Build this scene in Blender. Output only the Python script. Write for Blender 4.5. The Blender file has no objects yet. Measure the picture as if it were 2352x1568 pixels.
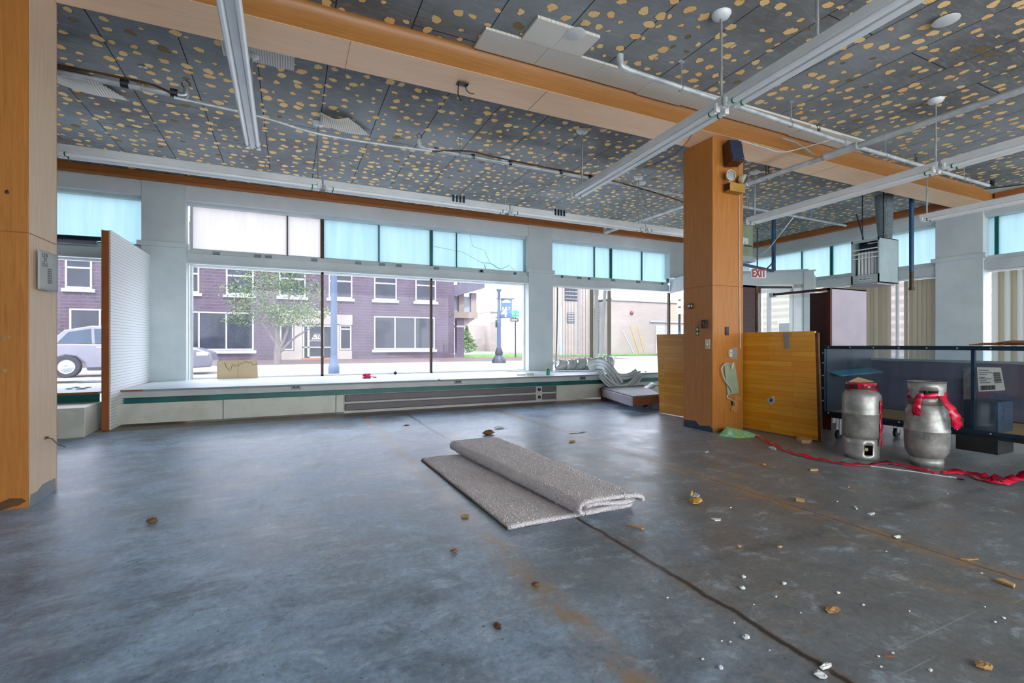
import bpy, bmesh, math, random
from mathutils import Vector, Matrix, noise as mnoise
R = random.Random(7)
PI = math.pi
C = bpy.context.scene.collection
# ---------------------------------------------------------------- survey of the room (metres; +X along the shop front, +Y towards it)
FOC, YAW, CAMZ, HOR = 1100.0, math.radians(24.9), 1.06, 788.0
SA, CA = math.sin(YAW), math.cos(YAW)
def ray(px, py):
    u, v = (px - 1176) / FOC, (HOR - py) / FOC
    return Vector((SA + u * CA, CA - u * SA, v))
O0 = Vector((0, 0, CAMZ))
def onZ(px, py, Z): r = ray(px, py); return O0 + r * ((Z - CAMZ) / r.z)
def onY(px, py, Y): r = ray(px, py); return O0 + r * (Y / r.y)
def onX(px, py, X): r = ray(px, py); return O0 + r * (X / r.x)
def onP(px, py, p, n):
    r = ray(px, py); p, n = Vector(p), Vector(n)
    return O0 + r * ((p - O0).dot(n) / r.dot(n))
def atD(px, py, d): return O0 + ray(px, py) * d
def XY(px, Y): return onY(px, 700, Y).x
def YX(px, X): return onX(px, 700, X).y
# ---------------------------------------------------------------- mesh helpers
class MB:
    def __init__(s): s.v, s.f, s.m = [], [], Matrix.Identity(4)
    def add(s, vs, fs):
        b = len(s.v); s.v += [s.m @ Vector(p) for p in vs]; s.f += [tuple(b + i for i in f) for f in fs]; return s
    def box(s, a, b):
        (x0, y0, z0), (x1, y1, z1) = [min(i, j) for i, j in zip(a, b)], [max(i, j) for i, j in zip(a, b)]
        return s.add([(x0,y0,z0),(x1,y0,z0),(x1,y1,z0),(x0,y1,z0),(x0,y0,z1),(x1,y0,z1),(x1,y1,z1),(x0,y1,z1)],
                     [(0,3,2,1),(4,5,6,7),(0,1,5,4),(1,2,6,5),(2,3,7,6),(3,0,4,7)])
    def hexa(s, p): # 8 points, bottom ring then top ring
        return s.add(p, [(0,3,2,1),(4,5,6,7),(0,1,5,4),(1,2,6,5),(2,3,7,6),(3,0,4,7)])
    def prism(s, poly, d): # planar polygon pushed along vector d
        n = len(poly); d = Vector(d); poly = [Vector(p) for p in poly]
        return s.add(poly + [p + d for p in poly], [tuple(range(n - 1, -1, -1)), tuple(range(n, 2 * n))] + [(i, (i + 1) % n, n + (i + 1) % n, n + i) for i in range(n)])
    def bar(s, a, b, w, h, up=(0, 0, 1)): # rectangular bar from a to b
        a, b, up = Vector(a), Vector(b), Vector(up); d = (b - a).normalized(); x = d.cross(up)
        if x.length < 1e-4: x = d.cross(Vector((0, 1, 0)))
        x.normalize(); y = x.cross(d); q = [x * (i * w / 2) + y * (j * h / 2) for i, j in ((-1,-1),(1,-1),(1,1),(-1,1))]
        return s.prism([a + k for k in q], b - a)
    def tube(s, pts, r, n=10, cap=True, flat=1.0):
        pts = [Vector(p) for p in pts]; rs = r if isinstance(r, (list, tuple)) else [r] * len(pts); rings = []; ref = None
        for i, p in enumerate(pts):
            d = (pts[min(i + 1, len(pts) - 1)] - pts[max(i - 1, 0)]).normalized()
            if ref is None: ref = d.cross(Vector((0, 0, 1)) if abs(d.z) < .9 else Vector((1, 0, 0))).normalized()
            ref = (ref - d * ref.dot(d)).normalized(); o = d.cross(ref)
            rings.append([p + (ref * math.cos(2 * PI * k / n) + o * (math.sin(2 * PI * k / n) * flat)) * rs[i] for k in range(n)])
        vs = [q for g in rings for q in g]; fs = []
        for i in range(len(pts) - 1):
            for k in range(n): fs.append((i*n+k, i*n+(k+1)%n, (i+1)*n+(k+1)%n, (i+1)*n+k))
        if cap: fs += [tuple(range(n - 1, -1, -1)), tuple((len(pts) - 1) * n + k for k in range(n))]
        return s.add(vs, fs)
    def lathe(s, prof, c=(0, 0, 0), n=32, cap=True): # prof = [(r, z)] about the vertical through c
        vs, fs, L = [], [], len(prof)
        for r, z in prof:
            for k in range(n): vs.append((c[0] + r * math.cos(2*PI*k/n), c[1] + r * math.sin(2*PI*k/n), c[2] + z))
        for i in range(L - 1):
            for k in range(n): fs.append((i*n+k, i*n+(k+1)%n, (i+1)*n+(k+1)%n, (i+1)*n+k))
        if cap:
            if prof[0][0] > 1e-4: fs.append(tuple(range(n - 1, -1, -1)))
            if prof[-1][0] > 1e-4: fs.append(tuple((L - 1) * n + k for k in range(n)))
        return s.add(vs, fs)
    def sheet(s, grid): # grid of points
        a, b = len(grid), len(grid[0])
        return s.add([p for g in grid for p in g], [(i*b+j, i*b+j+1, (i+1)*b+j+1, (i+1)*b+j) for i in range(a - 1) for j in range(b - 1)])
    def ball(s, c, r, n=12, sq=(1, 1, 1)):
        pr = [(math.sin(PI * i / n), -math.cos(PI * i / n)) for i in range(n + 1)]
        m0 = s.m; s.m = m0 @ Matrix.Translation(c) @ Matrix.Diagonal((r * sq[0], r * sq[1], r * sq[2], 1))
        s.lathe(pr, n=n + 4); s.m = m0; return s
    def chunk(s, c, size, rng, n=7): # an irregular crumb
        sx, sy, sz = size; b = []
        for i in range(n + 1):
            t = PI * i / n
            for k in range(n): 
                q = 1 + rng.uniform(-.28, .28); a = 2 * PI * k / n
                b.append((c[0] + sx * math.sin(t) * math.cos(a) * q, c[1] + sy * math.sin(t) * math.sin(a) * q, max(0.0005, c[2] + sz * (1 - math.cos(t)) * .5 * (1 + rng.uniform(-.2, .2)))))
        return s.add(b, [(i*n+k, i*n+(k+1)%n, (i+1)*n+(k+1)%n, (i+1)*n+k) for i in range(n) for k in range(n)])
WL = {}
def props(o, label=None, cat=None, group=None, kind=None):
    for k, v in (('label', label), ('category', cat), ('group', group), ('kind', kind)):
        if v: o[k] = v
def obj(name, mb, m, parent=None, loc=None, smooth=False, bevel=0, solid=0, label=None):
    base = WL[parent.name] if parent else Vector(loc or (0, 0, 0))
    me = bpy.data.meshes.new(name); me.from_pydata([v - base for v in mb.v], [], mb.f); me.validate()
    for mm in (m if isinstance(m, (list, tuple)) else [m]): me.materials.append(mm)
    bm = bmesh.new(); bm.from_mesh(me); bmesh.ops.remove_doubles(bm, verts=bm.verts, dist=1e-5); bmesh.ops.recalc_face_normals(bm, faces=bm.faces)
    bm.to_mesh(me); bm.free()
    o = bpy.data.objects.new(name, me); C.objects.link(o)
    if parent: o.parent = parent
    else: o.location = base
    WL[o.name] = base
    if smooth:
        for p in me.polygons: p.use_smooth = True
        try: me.set_sharp_from_angle(angle=math.radians(40))
        except Exception: pass
    if solid: k = o.modifiers.new('solid', 'SOLIDIFY'); k.thickness = solid; k.offset = 0
    if bevel:
        k = o.modifiers.new('bevel', 'BEVEL'); k.width = bevel; k.segments = 2; k.limit_method = 'ANGLE'; k.angle_limit = math.radians(50)
    if label: o['label'] = label
    return o
def thing(name, label, cat, loc, group=None, kind=None):
    o = bpy.data.objects.new(name, None); C.objects.link(o); o.location = Vector(loc); o.empty_display_size = .1
    WL[o.name] = Vector(loc); props(o, label, cat, group, kind); return o
def one(name, label, cat, mb, m, loc=None, group=None, kind=None, **k):
    if loc is None:
        lo = [min(v[i] for v in mb.v) for i in range(3)]; hi = [max(v[i] for v in mb.v) for i in range(3)]
        loc = ((lo[0] + hi[0]) / 2, (lo[1] + hi[1]) / 2, lo[2])
    o = obj(name, mb, m, None, loc, **k); props(o, label, cat, group, kind); return o
def dup(root, loc, label=None, group=None, rz=None):
    r = root.copy(); C.objects.link(r); r.location = loc; WL[r.name] = Vector(loc)
    if rz is not None: r.rotation_euler = (0, 0, rz)
    if label: r['label'] = label
    if group: r['group'] = group
    for ch in list(root.children):
        c = ch.copy(); C.objects.link(c); c.parent = r; WL[c.name] = Vector(loc)
        for g in ch.children: d = g.copy(); C.objects.link(d); d.parent = c; WL[d.name] = Vector(loc)
    return r
def struct(name, label, cat, mb, m, **k):
    o = obj(name, mb, m, None, (0, 0, 0), **k); props(o, label, cat, None, 'structure'); return o
def text_mesh(txt, size, m4, parent, name, mat, depth=.002, bold=0, sx=1.0, warp=None, loc=None, mirror=False):
    cu = bpy.data.curves.new('t', 'FONT'); cu.body = txt; cu.size = size; cu.extrude = depth / 2; cu.offset = bold
    cu.align_x = 'CENTER'; cu.align_y = 'CENTER'; cu.resolution_u = 3
    t = bpy.data.objects.new('t', cu); C.objects.link(t); dg = bpy.context.evaluated_depsgraph_get()
    me = bpy.data.meshes.new_from_object(t.evaluated_get(dg)); bpy.data.objects.remove(t); bpy.data.curves.remove(cu)
    mb = MB(); pts = []
    for v in me.vertices:
        p = Vector((v.co.x * sx * (-1 if mirror else 1), v.co.y, v.co.z)); pts.append(warp(p) if warp else m4 @ p)
    mb.add(pts, [tuple(p.vertices) for p in me.polygons]); bpy.data.meshes.remove(me)
    return obj(name, mb, mat, parent, loc)
def frame4(o, x, y): # matrix with origin o, axes x, y, x*y
    x, y = Vector(x).normalized(), Vector(y).normalized(); z = x.cross(y)
    return Matrix(((x.x, y.x, z.x, o[0]), (x.y, y.y, z.y, o[1]), (x.z, y.z, z.z, o[2]), (0, 0, 0, 1)))
def spline(pts, n=8): # Catmull-Rom through pts
    P = [Vector(p) for p in pts]; P = [P[0] * 2 - P[1]] + P + [P[-1] * 2 - P[-2]]; out = []
    for i in range(1, len(P) - 2):
        for k in range(n):
            t = k / n; a, b, c, d = P[i-1], P[i], P[i+1], P[i+2]
            out.append(.5 * ((2*b) + (c-a)*t + (2*a-5*b+4*c-d)*t*t + (3*b-a-3*c+d)*t**3))
    return out + [P[-2]]
def ribbon(pts, widths): # strip whose edges are p +- w
    return MB().sheet([[p - w, p, p + w] for p, w in zip(pts, widths)])
# ---------------------------------------------------------------- materials
def lin(c):
    if isinstance(c, str): c = tuple(int(c[i:i+2], 16) for i in (0, 2, 4))
    return tuple((x / 255 / 12.92) if x / 255 <= .04045 else ((x / 255 + .055) / 1.055) ** 2.4 for x in c) + (1.0,)
class NT:
    def __init__(s, name):
        s.mat = bpy.data.materials.new(name); s.mat.use_nodes = True; s.t = s.mat.node_tree; s.t.nodes.clear()
        s.out = s.n('ShaderNodeOutputMaterial'); s.co = None
    def n(s, typ, ins=None, **kw):
        nd = s.t.nodes.new(typ)
        for k, v in kw.items(): setattr(nd, k, v)
        for k, v in (ins or {}).items(): s.set(nd.inputs[k], v)
        return nd
    def set(s, sock, v):
        if isinstance(v, bpy.types.NodeSocket): s.t.links.new(v, sock)
        elif isinstance(v, bpy.types.Node): s.t.links.new(v.outputs[0], sock)
        else: sock.default_value = v
    def coord(s, stretch=(1, 1, 1), rot=(0, 0, 0), loc=(0, 0, 0)):
        if s.co is None: s.co = s.n('ShaderNodeTexCoord')
        return s.n('ShaderNodeMapping', {'Vector': s.co.outputs['Object'], 'Scale': stretch, 'Rotation': rot, 'Location': loc})
    def noise(s, vec, scale, detail=4, rough=.55, dist=0): return s.n('ShaderNodeTexNoise', {'Vector': vec, 'Scale': scale, 'Detail': detail, 'Roughness': rough, 'Distortion': dist})
    def ramp(s, fac, stops, interp='LINEAR'):
        nd = s.n('ShaderNodeValToRGB', {'Fac': fac}); e = nd.color_ramp.elements; nd.color_ramp.interpolation = interp
        while len(e) < len(stops): e.new(.5)
        for q, (p, c) in zip(e, stops): q.position = p; q.color = lin(c) if not isinstance(c, (int, float)) else (c, c, c, 1)
        return nd
    def math(s, op, a, b=None, c=None, clamp=False):
        nd = s.n('ShaderNodeMath', operation=op, use_clamp=clamp); s.set(nd.inputs[0], a)
        if b is not None: s.set(nd.inputs[1], b)
        if c is not None: s.set(nd.inputs[2], c)
        return nd.outputs[0]
    def mix(s, f, a, b, mode='MIX'):
        nd = s.n('ShaderNodeMix', data_type='RGBA', blend_type=mode); s.set(nd.inputs[0], f)
        s.set(nd.inputs[6], lin(a) if isinstance(a, (str, tuple)) and len(a) in (3, 6) else a); s.set(nd.inputs[7], lin(b) if isinstance(b, (str, tuple)) and len(b) in (3, 6) else b); return nd.outputs[2]
    def bump(s, h, strength=.3, dist=.01): return s.n('ShaderNodeBump', {'Height': h, 'Strength': strength, 'Distance': dist}).outputs[0]
    def pbr(s, col, rough=.6, metal=0, spec=.5, nor=None, **kw):
        ins = {'Base Color': lin(col) if isinstance(col, (str, tuple)) and len(col) in (3, 6) else col, 'Roughness': rough, 'Metallic': metal, 'Specular IOR Level': spec}
        if nor is not None: ins['Normal'] = nor
        ins.update(kw); b = s.n('ShaderNodeBsdfPrincipled', ins); s.t.links.new(b.outputs[0], s.out.inputs[0]); return s.mat
    def surf(s, sh): s.t.links.new(sh.outputs[0] if isinstance(sh, bpy.types.Node) else sh, s.out.inputs[0]); return s.mat
def plain(name, col, col2=None, scale=6, rough=.6, metal=0, spec=.5, bump=0, bdist=.004, stretch=(1, 1, 1), lo=.35, hi=.7, detail=5, **kw):
    t = NT(name); v = t.coord(stretch); n = t.noise(v, scale, detail)
    c = t.ramp(n.outputs['Fac'], [(lo, col), (hi, col2 or col)])
    return t.pbr(c.outputs[0], rough, metal, spec, t.bump(n.outputs['Fac'], bump, bdist) if bump else None, **kw)
def wood(name, a, b, axis='z', rough=.4, scale=1.0, blot=None, spec=.4):
    t = NT(name); s = {'x': (1.2, 26, 26), 'y': (26, 1.2, 26), 'z': (26, 26, 1.2)}[axis]; v = t.coord(tuple(k * scale for k in s))
    n = t.noise(v, 3.0, 6, .6, .6); big = t.noise(t.coord(tuple(.05 * k + .4 for k in s)), 2.2, 3)
    c = t.ramp(n.outputs['Fac'], [(.3, a), (.72, b)]).outputs[0]
    c = t.mix(t.ramp(big.outputs['Fac'], [(.35, 0.), (.75, .55)]).outputs[0], c, blot or b)
    return t.pbr(c, rough, 0, spec, t.bump(n.outputs['Fac'], .08, .002))
m = {}
m['white_paint'] = plain('white_paint', 'ccd4d6', 'bcc5c8', 2.2, .55, bump=.05)
m['white_wall'] = plain('white_wall', 'd0d9db', 'bec8cb', 1.6, .6, bump=.06)
m['grey_wall'] = plain('grey_wall', 'dde2e4', 'cfd5d8', 1.8, .65)
m['ledge'] = plain('ledge_paint', 'ccd6da', 'a9bac2', 1.3, .4, stretch=(1, 2, 1), bump=.05)
m['fascia'] = plain('fascia_paint', 'c3c6c2', 'b2b5b2', 3, .5)
m['panel_white'] = plain('panel_enamel', 'cbcbc0', 'b7b5a8', 4, .4, lo=.45, hi=.8)
m['teal'] = plain('teal_paint', '006a63', '0a4c4a', 3, .4)
m['white_metal'] = plain('white_enamel', 'eaedee', 'd8dcde', 3, .3)
m['tube_glass'] = plain('tube_glass', 'fafcfc', 'f2f5f6', 3, .12, spec=.6)
m['galv'] = plain('galvanised', 'c9cdd0', '9da3a8', 5, .38, .75)
m['pipe'] = plain('pipe_paint', 'd2d6d8', 'a4abad', 6, .4, .2)
m['dark_metal'] = plain('dark_metal', '2b3238', '1a1f24', 6, .45, .3)
m['black'] = plain('black_plastic', '15171a', '222428', 8, .45)
m['navy'] = plain('navy_metal', '1c3348', '142537', 5, .3, .2)
m['shelf_teal'] = plain('shelf_teal', '2f8ea4', '24788c', 4, .4)
m['bell_red'] = plain('bell_red', '7a3434', '602828', 4, .5)
m['case_back'] = plain('case_back', '66697e', '50546a', 2.2, .35, stretch=(3, 3, .4))
m['brown_metal'] = plain('brown_metal', '4c3a2c', '33261d', 14, .5, .2)
m['cream'] = plain('cream_plastic', 'd8cfb0', 'c9bf9c', 6, .45)
m['white'] = plain('white_plastic', 'dedede', 'cfd2d2', 6, .45)
m['steel'] = plain('steel', 'b9bdc0', '8f9498', 30, .3, .9)
m['green_clip'] = plain('green_clip', '0a8a50', '087044', 6, .4)
m['rust'] = plain('rust', '6a4426', '3d2b1e', 9, .8)
m['tan_board'] = plain('tan_board', 'c19a62', 'a97f4c', 9, .85, bump=.2)
m['cardboard'] = plain('cardboard', 'a98a63', '97784f', 5, .85)
m['red_board'] = plain('russet_cardboard', '9a5a34', '84482a', 6, .8)
m['plaster'] = plain('plaster_crumb', 'dfe2e2', 'c7caca', 20, .9)
m['tan_crumb'] = plain('tan_crumb', 'b08a5a', '8f6d42', 25, .9)
m['brown_crumb'] = plain('brown_crumb', '5e4426', '7d5c34', 25, .9)
m['pale_wood'] = wood('pale_wood', 'c9a878', 'b08c5c', 'x', .7)
m['column'] = wood('column_veneer', 'bd7e3c', '9c602a', 'z', .38, .9, 'b07034')
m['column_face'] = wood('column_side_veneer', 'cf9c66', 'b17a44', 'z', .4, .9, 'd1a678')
m['bleached'] = wood('window_lit_bleached_veneer', 'e2c8aa', 'cdaa86', 'z', .45, .9, 'dcc6b4')  # bleached veneer, colour lightened further for the window light on this face
m['case_end'] = plain('case_end', '3c4a56', '2c3842', 2, .3)
m['beam_side'] = wood('beam_veneer', 'b27a42', '94622e', 'x', .38, .8, 'a9723a')
m['beam_soffit'] = wood('beam_soffit_veneer', 'efc59a', 'e0b082', 'x', .45, .7, 'f2cca8')
m['trim'] = wood('trim_stain', 'b06a30', '96561f', 'x', .5)
m['trim_y'] = wood('trim_stain_y', 'b06a38', '96562a', 'y', .5)
m['edge_wood'] = wood('edge_stain', 'a65f2c', '8e4c20', 'z', .5)
m['mahogany'] = wood('mahogany', '5a2414', '331510', 'x', .35, .7)
m['dark_cabinet'] = wood('dark_cabinet', '3a1f22', '1f1418', 'x', .35, .5)
m['grille'] = plain('register_grille', '6f6668', '5d5659', 40, .5, .1, stretch=(8, 1, .3))
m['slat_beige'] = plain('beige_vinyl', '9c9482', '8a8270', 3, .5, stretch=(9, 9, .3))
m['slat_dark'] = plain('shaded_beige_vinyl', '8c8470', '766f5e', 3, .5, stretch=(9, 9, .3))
m['slat_white'] = plain('white_vinyl', 'd4dad8', 'c2cac9', 3, .35)
m['red_tape'] = plain('red_tape', 'd8123c', 'b40c30', 12, .25, spec=.6)
m['pink'] = plain('pink_plastic', 'd8285a', 'e0408a', 12, .3)
m['ink'] = plain('ink', '161418', '1c1a1e', 8, .6)
m['red_ink'] = plain('red_ink', 'a51b33', '98182e', 8, .5)
m['paper'] = plain('paper', 'b9bcbb', 'acb0b0', 3, .8)
m['label_paper'] = plain('label_paper', 'c9ccca', 'bbbebd', 3, .8)
m['grey_print'] = plain('grey_print', '6c7276', '62686c', 8, .8)
m['sage'] = plain('sage_enamel', '98a58c', '86937a', 6, .45)
m['pipe_blue'] = plain('blue_painted_pipe', '28577f', '1d4468', 5, .45)
m['heater'] = plain('heater_enamel', 'a9b9bc', '98a9ad', 3, .4)
m['heater_dark'] = plain('heater_inside', '1f3d55', '16303f', 6, .6)
m['insulation'] = plain('duct_wrap', '7d8c90', '4f5c62', 45, .7, bump=.6)
m['foil'] = plain('silver_foil', 'd3d6d8', 'a8adb2', 14, .22, .9, stretch=(1, 1, 8), bump=.8)
m['knob_metal'] = plain('aged_brass', '8b8468', '6d6650', 12, .35, .8)
m['speaker_cloth'] = plain('speaker_cloth', '23304a', '1b2638', 120, .85)
m['walnut'] = wood('walnut', '6b3a1c', '3a2012', 'z', .4)
m['amber_box'] = plain('amber_box', 'b58a3e', 'a2782f', 5, .45)
m['lens'] = plain('lamp_lens', 'c9ced2', '9aa4aa', 60, .1, .4)
m['tan_tape'] = plain('masking_tape', 'bd8f52', 'a5783e', 12, .7)
m['green_can'] = plain('green_can', '2f8a60', '1e7a50', 8, .25, .4)
m['grey_paint'] = plain('grey_paint', '8d9096', '7d8086', 5, .6)
m['lilac_panel'] = plain('lilac_panel', 'b4a9b4', 'a79ca8', 3, .45)
m['tank'] = None
def cyl_metal():
    t = NT('tank_aluminium'); v = t.coord(); st = t.noise(t.coord((2, 2, 26)), 3, 5); n = t.noise(v, 9, 6, .65); sp = t.noise(t.coord((1, 1, .35)), 70, 3, .7)
    c = t.mix(t.ramp(n.outputs['Fac'], [(.38, 0.), (.62, 1.)]).outputs[0], 'aeada9', '8a8883'); c = t.mix(t.ramp(sp.outputs['Fac'], [(.66, 0.), (.76, .7)]).outputs[0], c, '4a4745')
    c = t.mix(t.ramp(st.outputs['Fac'], [(.5, 0.), (.75, .5)]).outputs[0], c, '8f8b85')
    return t.pbr(c, t.ramp(n.outputs['Fac'], [(.3, .34), (.7, .5)]).outputs[0], .45, .5, t.bump(sp.outputs['Fac'], .1, .002))
m['tank'] = cyl_metal()
def floor_mat():
    t = NT('worn_concrete'); v = t.coord(); big = t.noise(v, .55, 5, .6, .3); mid = t.noise(v, 1.9, 10, .68, .5); fine = t.noise(v, 22, 6, .7); st = t.noise(t.coord((.5, 2.6, 1)), 3.2, 7, .65)
    sep = t.n('ShaderNodeSeparateXYZ', {0: t.coord().outputs[0]}); x, y = sep.outputs[0], sep.outputs[1]
    c = t.mix(t.ramp(mid.outputs['Fac'], [(.40, 0.), (.60, 1.)]).outputs[0], '63758a', 'a2bfdc')
    c = t.mix(t.ramp(big.outputs['Fac'], [(.42, 0.), (.66, .6)]).outputs[0], c, 'aac2da')
    c = t.mix(t.ramp(st.outputs['Fac'], [(.53, 0.), (.70, .5)]).outputs[0], c, 'c4d6ea')
    # dusty brown side of the slab, towards the stacked panels
    wx = t.math('ADD', x, t.math('MULTIPLY', t.math('SUBTRACT', big.outputs['Fac'], .5), 4.0))
    dust = t.math('MULTIPLY', t.n('ShaderNodeMapRange', {0: wx, 1: .0, 2: 2.0}, clamp=True).outputs[0], t.n('ShaderNodeMapRange', {0: y, 1: 5.8, 2: 3.6}, clamp=True).outputs[0])
    c = t.mix(t.math('MULTIPLY', dust, .8), c, '6f6a63')
    d2 = t.noise(t.coord((1, 1, 1), loc=(4, 7, 0)), 1.7, 9, .75, .5)
    c = t.mix(t.math('MULTIPLY', t.ramp(d2.outputs['Fac'], [(.56, 0.), (.68, .8)]).outputs[0], t.math('ADD', dust, .12), clamp=True), c, '9a7f5c')
    d3 = t.noise(t.coord((1, 1, 1), loc=(9, 2, 0)), 1.1, 8, .7, .3); c = t.mix(t.ramp(d3.outputs['Fac'], [(.60, 0.), (.72, .6)]).outputs[0], c, '566068')
    pk = t.noise(t.coord((1, 1, 1), loc=(1, 3, 0)), 2.6, 9, .75); c = t.mix(t.ramp(pk.outputs['Fac'], [(.6, 0.), (.72, .5)]).outputs[0], c, 'a59aa0')
    gr = t.noise(v, 34, 5, .75); c = t.mix(t.ramp(gr.outputs['Fac'], [(.35, .35), (.6, 0.)]).outputs[0], c, '3c434a'); c = t.mix(t.ramp(gr.outputs['Fac'], [(.58, 0.), (.75, .3)]).outputs[0], c, 'b4c0cc'); sc1 = t.noise(t.coord((1.2, 60, 1), (0, 0, 1.15)), 1.0, 2, .4); sc2 = t.noise(t.coord((.8, 46, 1), (0, 0, -.5), (3, 1, 0)), 1.0, 2, .4)
    for sc_ in (sc1, sc2): c = t.mix(t.math('MULTIPLY', t.ramp(sc_.outputs['Fac'], [(.72, 0.), (.76, .45)]).outputs[0], t.ramp(big.outputs['Fac'], [(.4, 0.), (.6, 1.)]).outputs[0]), c, 'c8d4de')
    ft = t.noise(t.coord((1, 1.3, 1), loc=(2, 5, 0)), 5.5, 11, .78, .4); c = t.mix(t.ramp(ft.outputs['Fac'], [(.54, 0.), (.66, .5)]).outputs[0], c, 'c9dcec'); c = t.mix(t.ramp(ft.outputs['Fac'], [(.34, .6), (.47, 0.)]).outputs[0], c, '4a5661')
    c = t.mix(t.math('MULTIPLY', dust, .22), c, '6b655d')
    sp = t.noise(v, 60, 2, .5); c = t.mix(t.ramp(sp.outputs['Fac'], [(.68, 0.), (.74, .8)]).outputs[0], c, '33373c')
    wob = t.math('MULTIPLY', t.math('SUBTRACT', t.noise(t.coord((.2, 1.2, 1)), 4, 5).outputs['Fac'], .5), .07)
    def seam(x0, w, soft, y0=-9, y1=8):
        d = t.math('ABSOLUTE', t.math('SUBTRACT', t.math('ADD', x, wob), x0)); k = t.n('ShaderNodeMapRange', {0: d, 1: w + soft, 2: w}, clamp=True).outputs[0]
        return t.math('MULTIPLY', k, t.math('MULTIPLY', t.math('GREATER_THAN', y, y0), t.math('LESS_THAN', y, y1)))
    rag = t.ramp(t.noise(t.coord((1.5, .8, 1)), 6, 8, .8).outputs['Fac'], [(.42, 0.), (.58, 1.)]).outputs[0]
    for x0, w, soft, col, amt in ((.98, .02, .09, '9c7b55', .85), (2.98, .02, .10, '9c7c54', .9)):
        c = t.mix(t.math('MULTIPLY', t.math('MULTIPLY', seam(x0, w, soft), rag), amt), c, col)
    g = seam(1.585, .007, .012); c = t.mix(t.math('MULTIPLY', seam(1.585, .02, .03), t.math('MULTIPLY', rag, .5)), c, '7a6248'); c = t.mix(t.math('MULTIPLY', g, .9), c, '2c241e')
    g2 = t.math('MULTIPLY', seam(2.98, .003, .006), .7); c = t.mix(g2, c, '3a3028')
    for k, y0 in enumerate((1.72, 4.35)):
        d = t.math('ABSOLUTE', t.math('SUBTRACT', t.math('ADD', y, wob), y0)); k2 = t.n('ShaderNodeMapRange', {0: d, 1: .05, 2: .0}, clamp=True).outputs[0]
        c = t.mix(t.math('MULTIPLY', t.math('MULTIPLY', k2, t.math('GREATER_THAN', x, 1.6)), t.math('MULTIPLY', rag, .6)), c, '3f4348')
    toe = t.n('ShaderNodeMapRange', {0: t.math('ADD', y, t.math('MULTIPLY', mid.outputs['Fac'], .12)), 1: 7.26, 2: 7.34}, clamp=True).outputs[0]
    c = t.mix(t.math('MULTIPLY', toe, .9), c, t.mix(rag, '5a4636', '7a5e44'))
    rg = t.ramp(mid.outputs['Fac'], [(.3, .3), (.7, .48)]).outputs[0]
    h = t.math('ADD', t.math('MULTIPLY', fine.outputs['Fac'], .5), t.math('MULTIPLY', g, -3))
    return t.pbr(c, rg, 0, .45, t.bump(h, .25, .004))
m['floor'] = floor_mat()
def ceil_mat():
    t = NT('bare_ceiling_board'); v = t.coord(); big = t.noise(v, .7, 5, .6); sm = t.noise(t.coord((1, 4, 1)), 9, 5)
    c = t.mix(t.ramp(big.outputs['Fac'], [(.35, 0.), (.68, 1.)]).outputs[0], '706d6c', '9ba0a3'); c = t.mix(t.ramp(sm.outputs['Fac'], [(.5, 0.), (.8, .5)]).outputs[0], c, 'a8aeb2')
    sep = t.n('ShaderNodeSeparateXYZ', {0: t.coord().outputs[0]})
    uv = t.n('ShaderNodeCombineXYZ', {0: sep.outputs[1], 1: t.math('ADD', sep.outputs[0], .275)})
    br = t.n('ShaderNodeTexBrick', {'Vector': uv, 'Scale': 1.0, 'Mortar Size': .005, 'Brick Width': 2.44, 'Row Height': .605, 'Mortar Smooth': .1}); br.offset = .37
    c = t.mix(br.outputs['Fac'], c, '24262a')
    dn = t.noise(v, 11, 3); off = t.n('ShaderNodeVectorMath', {0: dn.outputs['Color'], 1: (.5, .5, .5)}, operation='SUBTRACT'); off = t.n('ShaderNodeVectorMath', {0: off.outputs[0], 'Scale': .085}, operation='SCALE')
    p = t.n('ShaderNodeVectorMath', {0: v.outputs[0], 1: off.outputs[0]}, operation='ADD')
    vo = t.n('ShaderNodeTexVoronoi', {'Vector': p.outputs[0], 'Scale': 6.1, 'Randomness': .72}, voronoi_dimensions='2D')
    cs = t.n('ShaderNodeSeparateColor', {0: vo.outputs['Color']}); rad = t.math('MULTIPLY_ADD', cs.outputs[0], .17, .12)
    e = t.math('SUBTRACT', rad, vo.outputs['Distance']); on = t.math('GREATER_THAN', cs.outputs[1], .09)
    rim = t.math('MULTIPLY', t.math('GREATER_THAN', e, -.018), on); core = t.math('MULTIPLY', t.math('GREATER_THAN', e, 0), on)
    c = t.mix(t.math('MULTIPLY', rim, .8), c, '2b2520')
    dab = t.mix(t.math('GREATER_THAN', cs.outputs[1], .14), '8a7046', t.mix(cs.outputs[2], 'ffdc9c', 'ffc982')); c = t.mix(core, c, dab)
    return t.pbr(c, .75, 0, .3, t.bump(core, .5, -.01))
m['ceiling'] = ceil_mat()
def stripes(name, a, b, axis, period, frac=.5, rough=.5, extra=None):
    t = NT(name); sep = t.n('ShaderNodeSeparateXYZ', {0: t.coord().outputs[0]}); x = sep.outputs['XYZ'.index(axis)]
    fr = t.math('FRACT', t.math('MULTIPLY', x, 1 / period)); k = t.math('LESS_THAN', fr, frac)
    if extra: fr2 = t.math('FRACT', t.math('MULTIPLY', sep.outputs['XYZ'.index(extra[0])], 1 / extra[1])); k = t.math('MAXIMUM', k, t.math('LESS_THAN', fr2, extra[2])) if extra[3] == 'or' else t.math('MULTIPLY', k, t.math('LESS_THAN', fr2, extra[2]))
    n = t.noise(t.coord(), 4, 4)
    c = t.mix(k, t.mix(n.outputs['Fac'], a, a), b); return t.pbr(c, rough, 0, .4, t.bump(k, .4, -.004))
m['slatwall'] = stripes('slatwall_white', 'f2f5f6', 'b4bec2', 'Z', .038, .14, .45)
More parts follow.
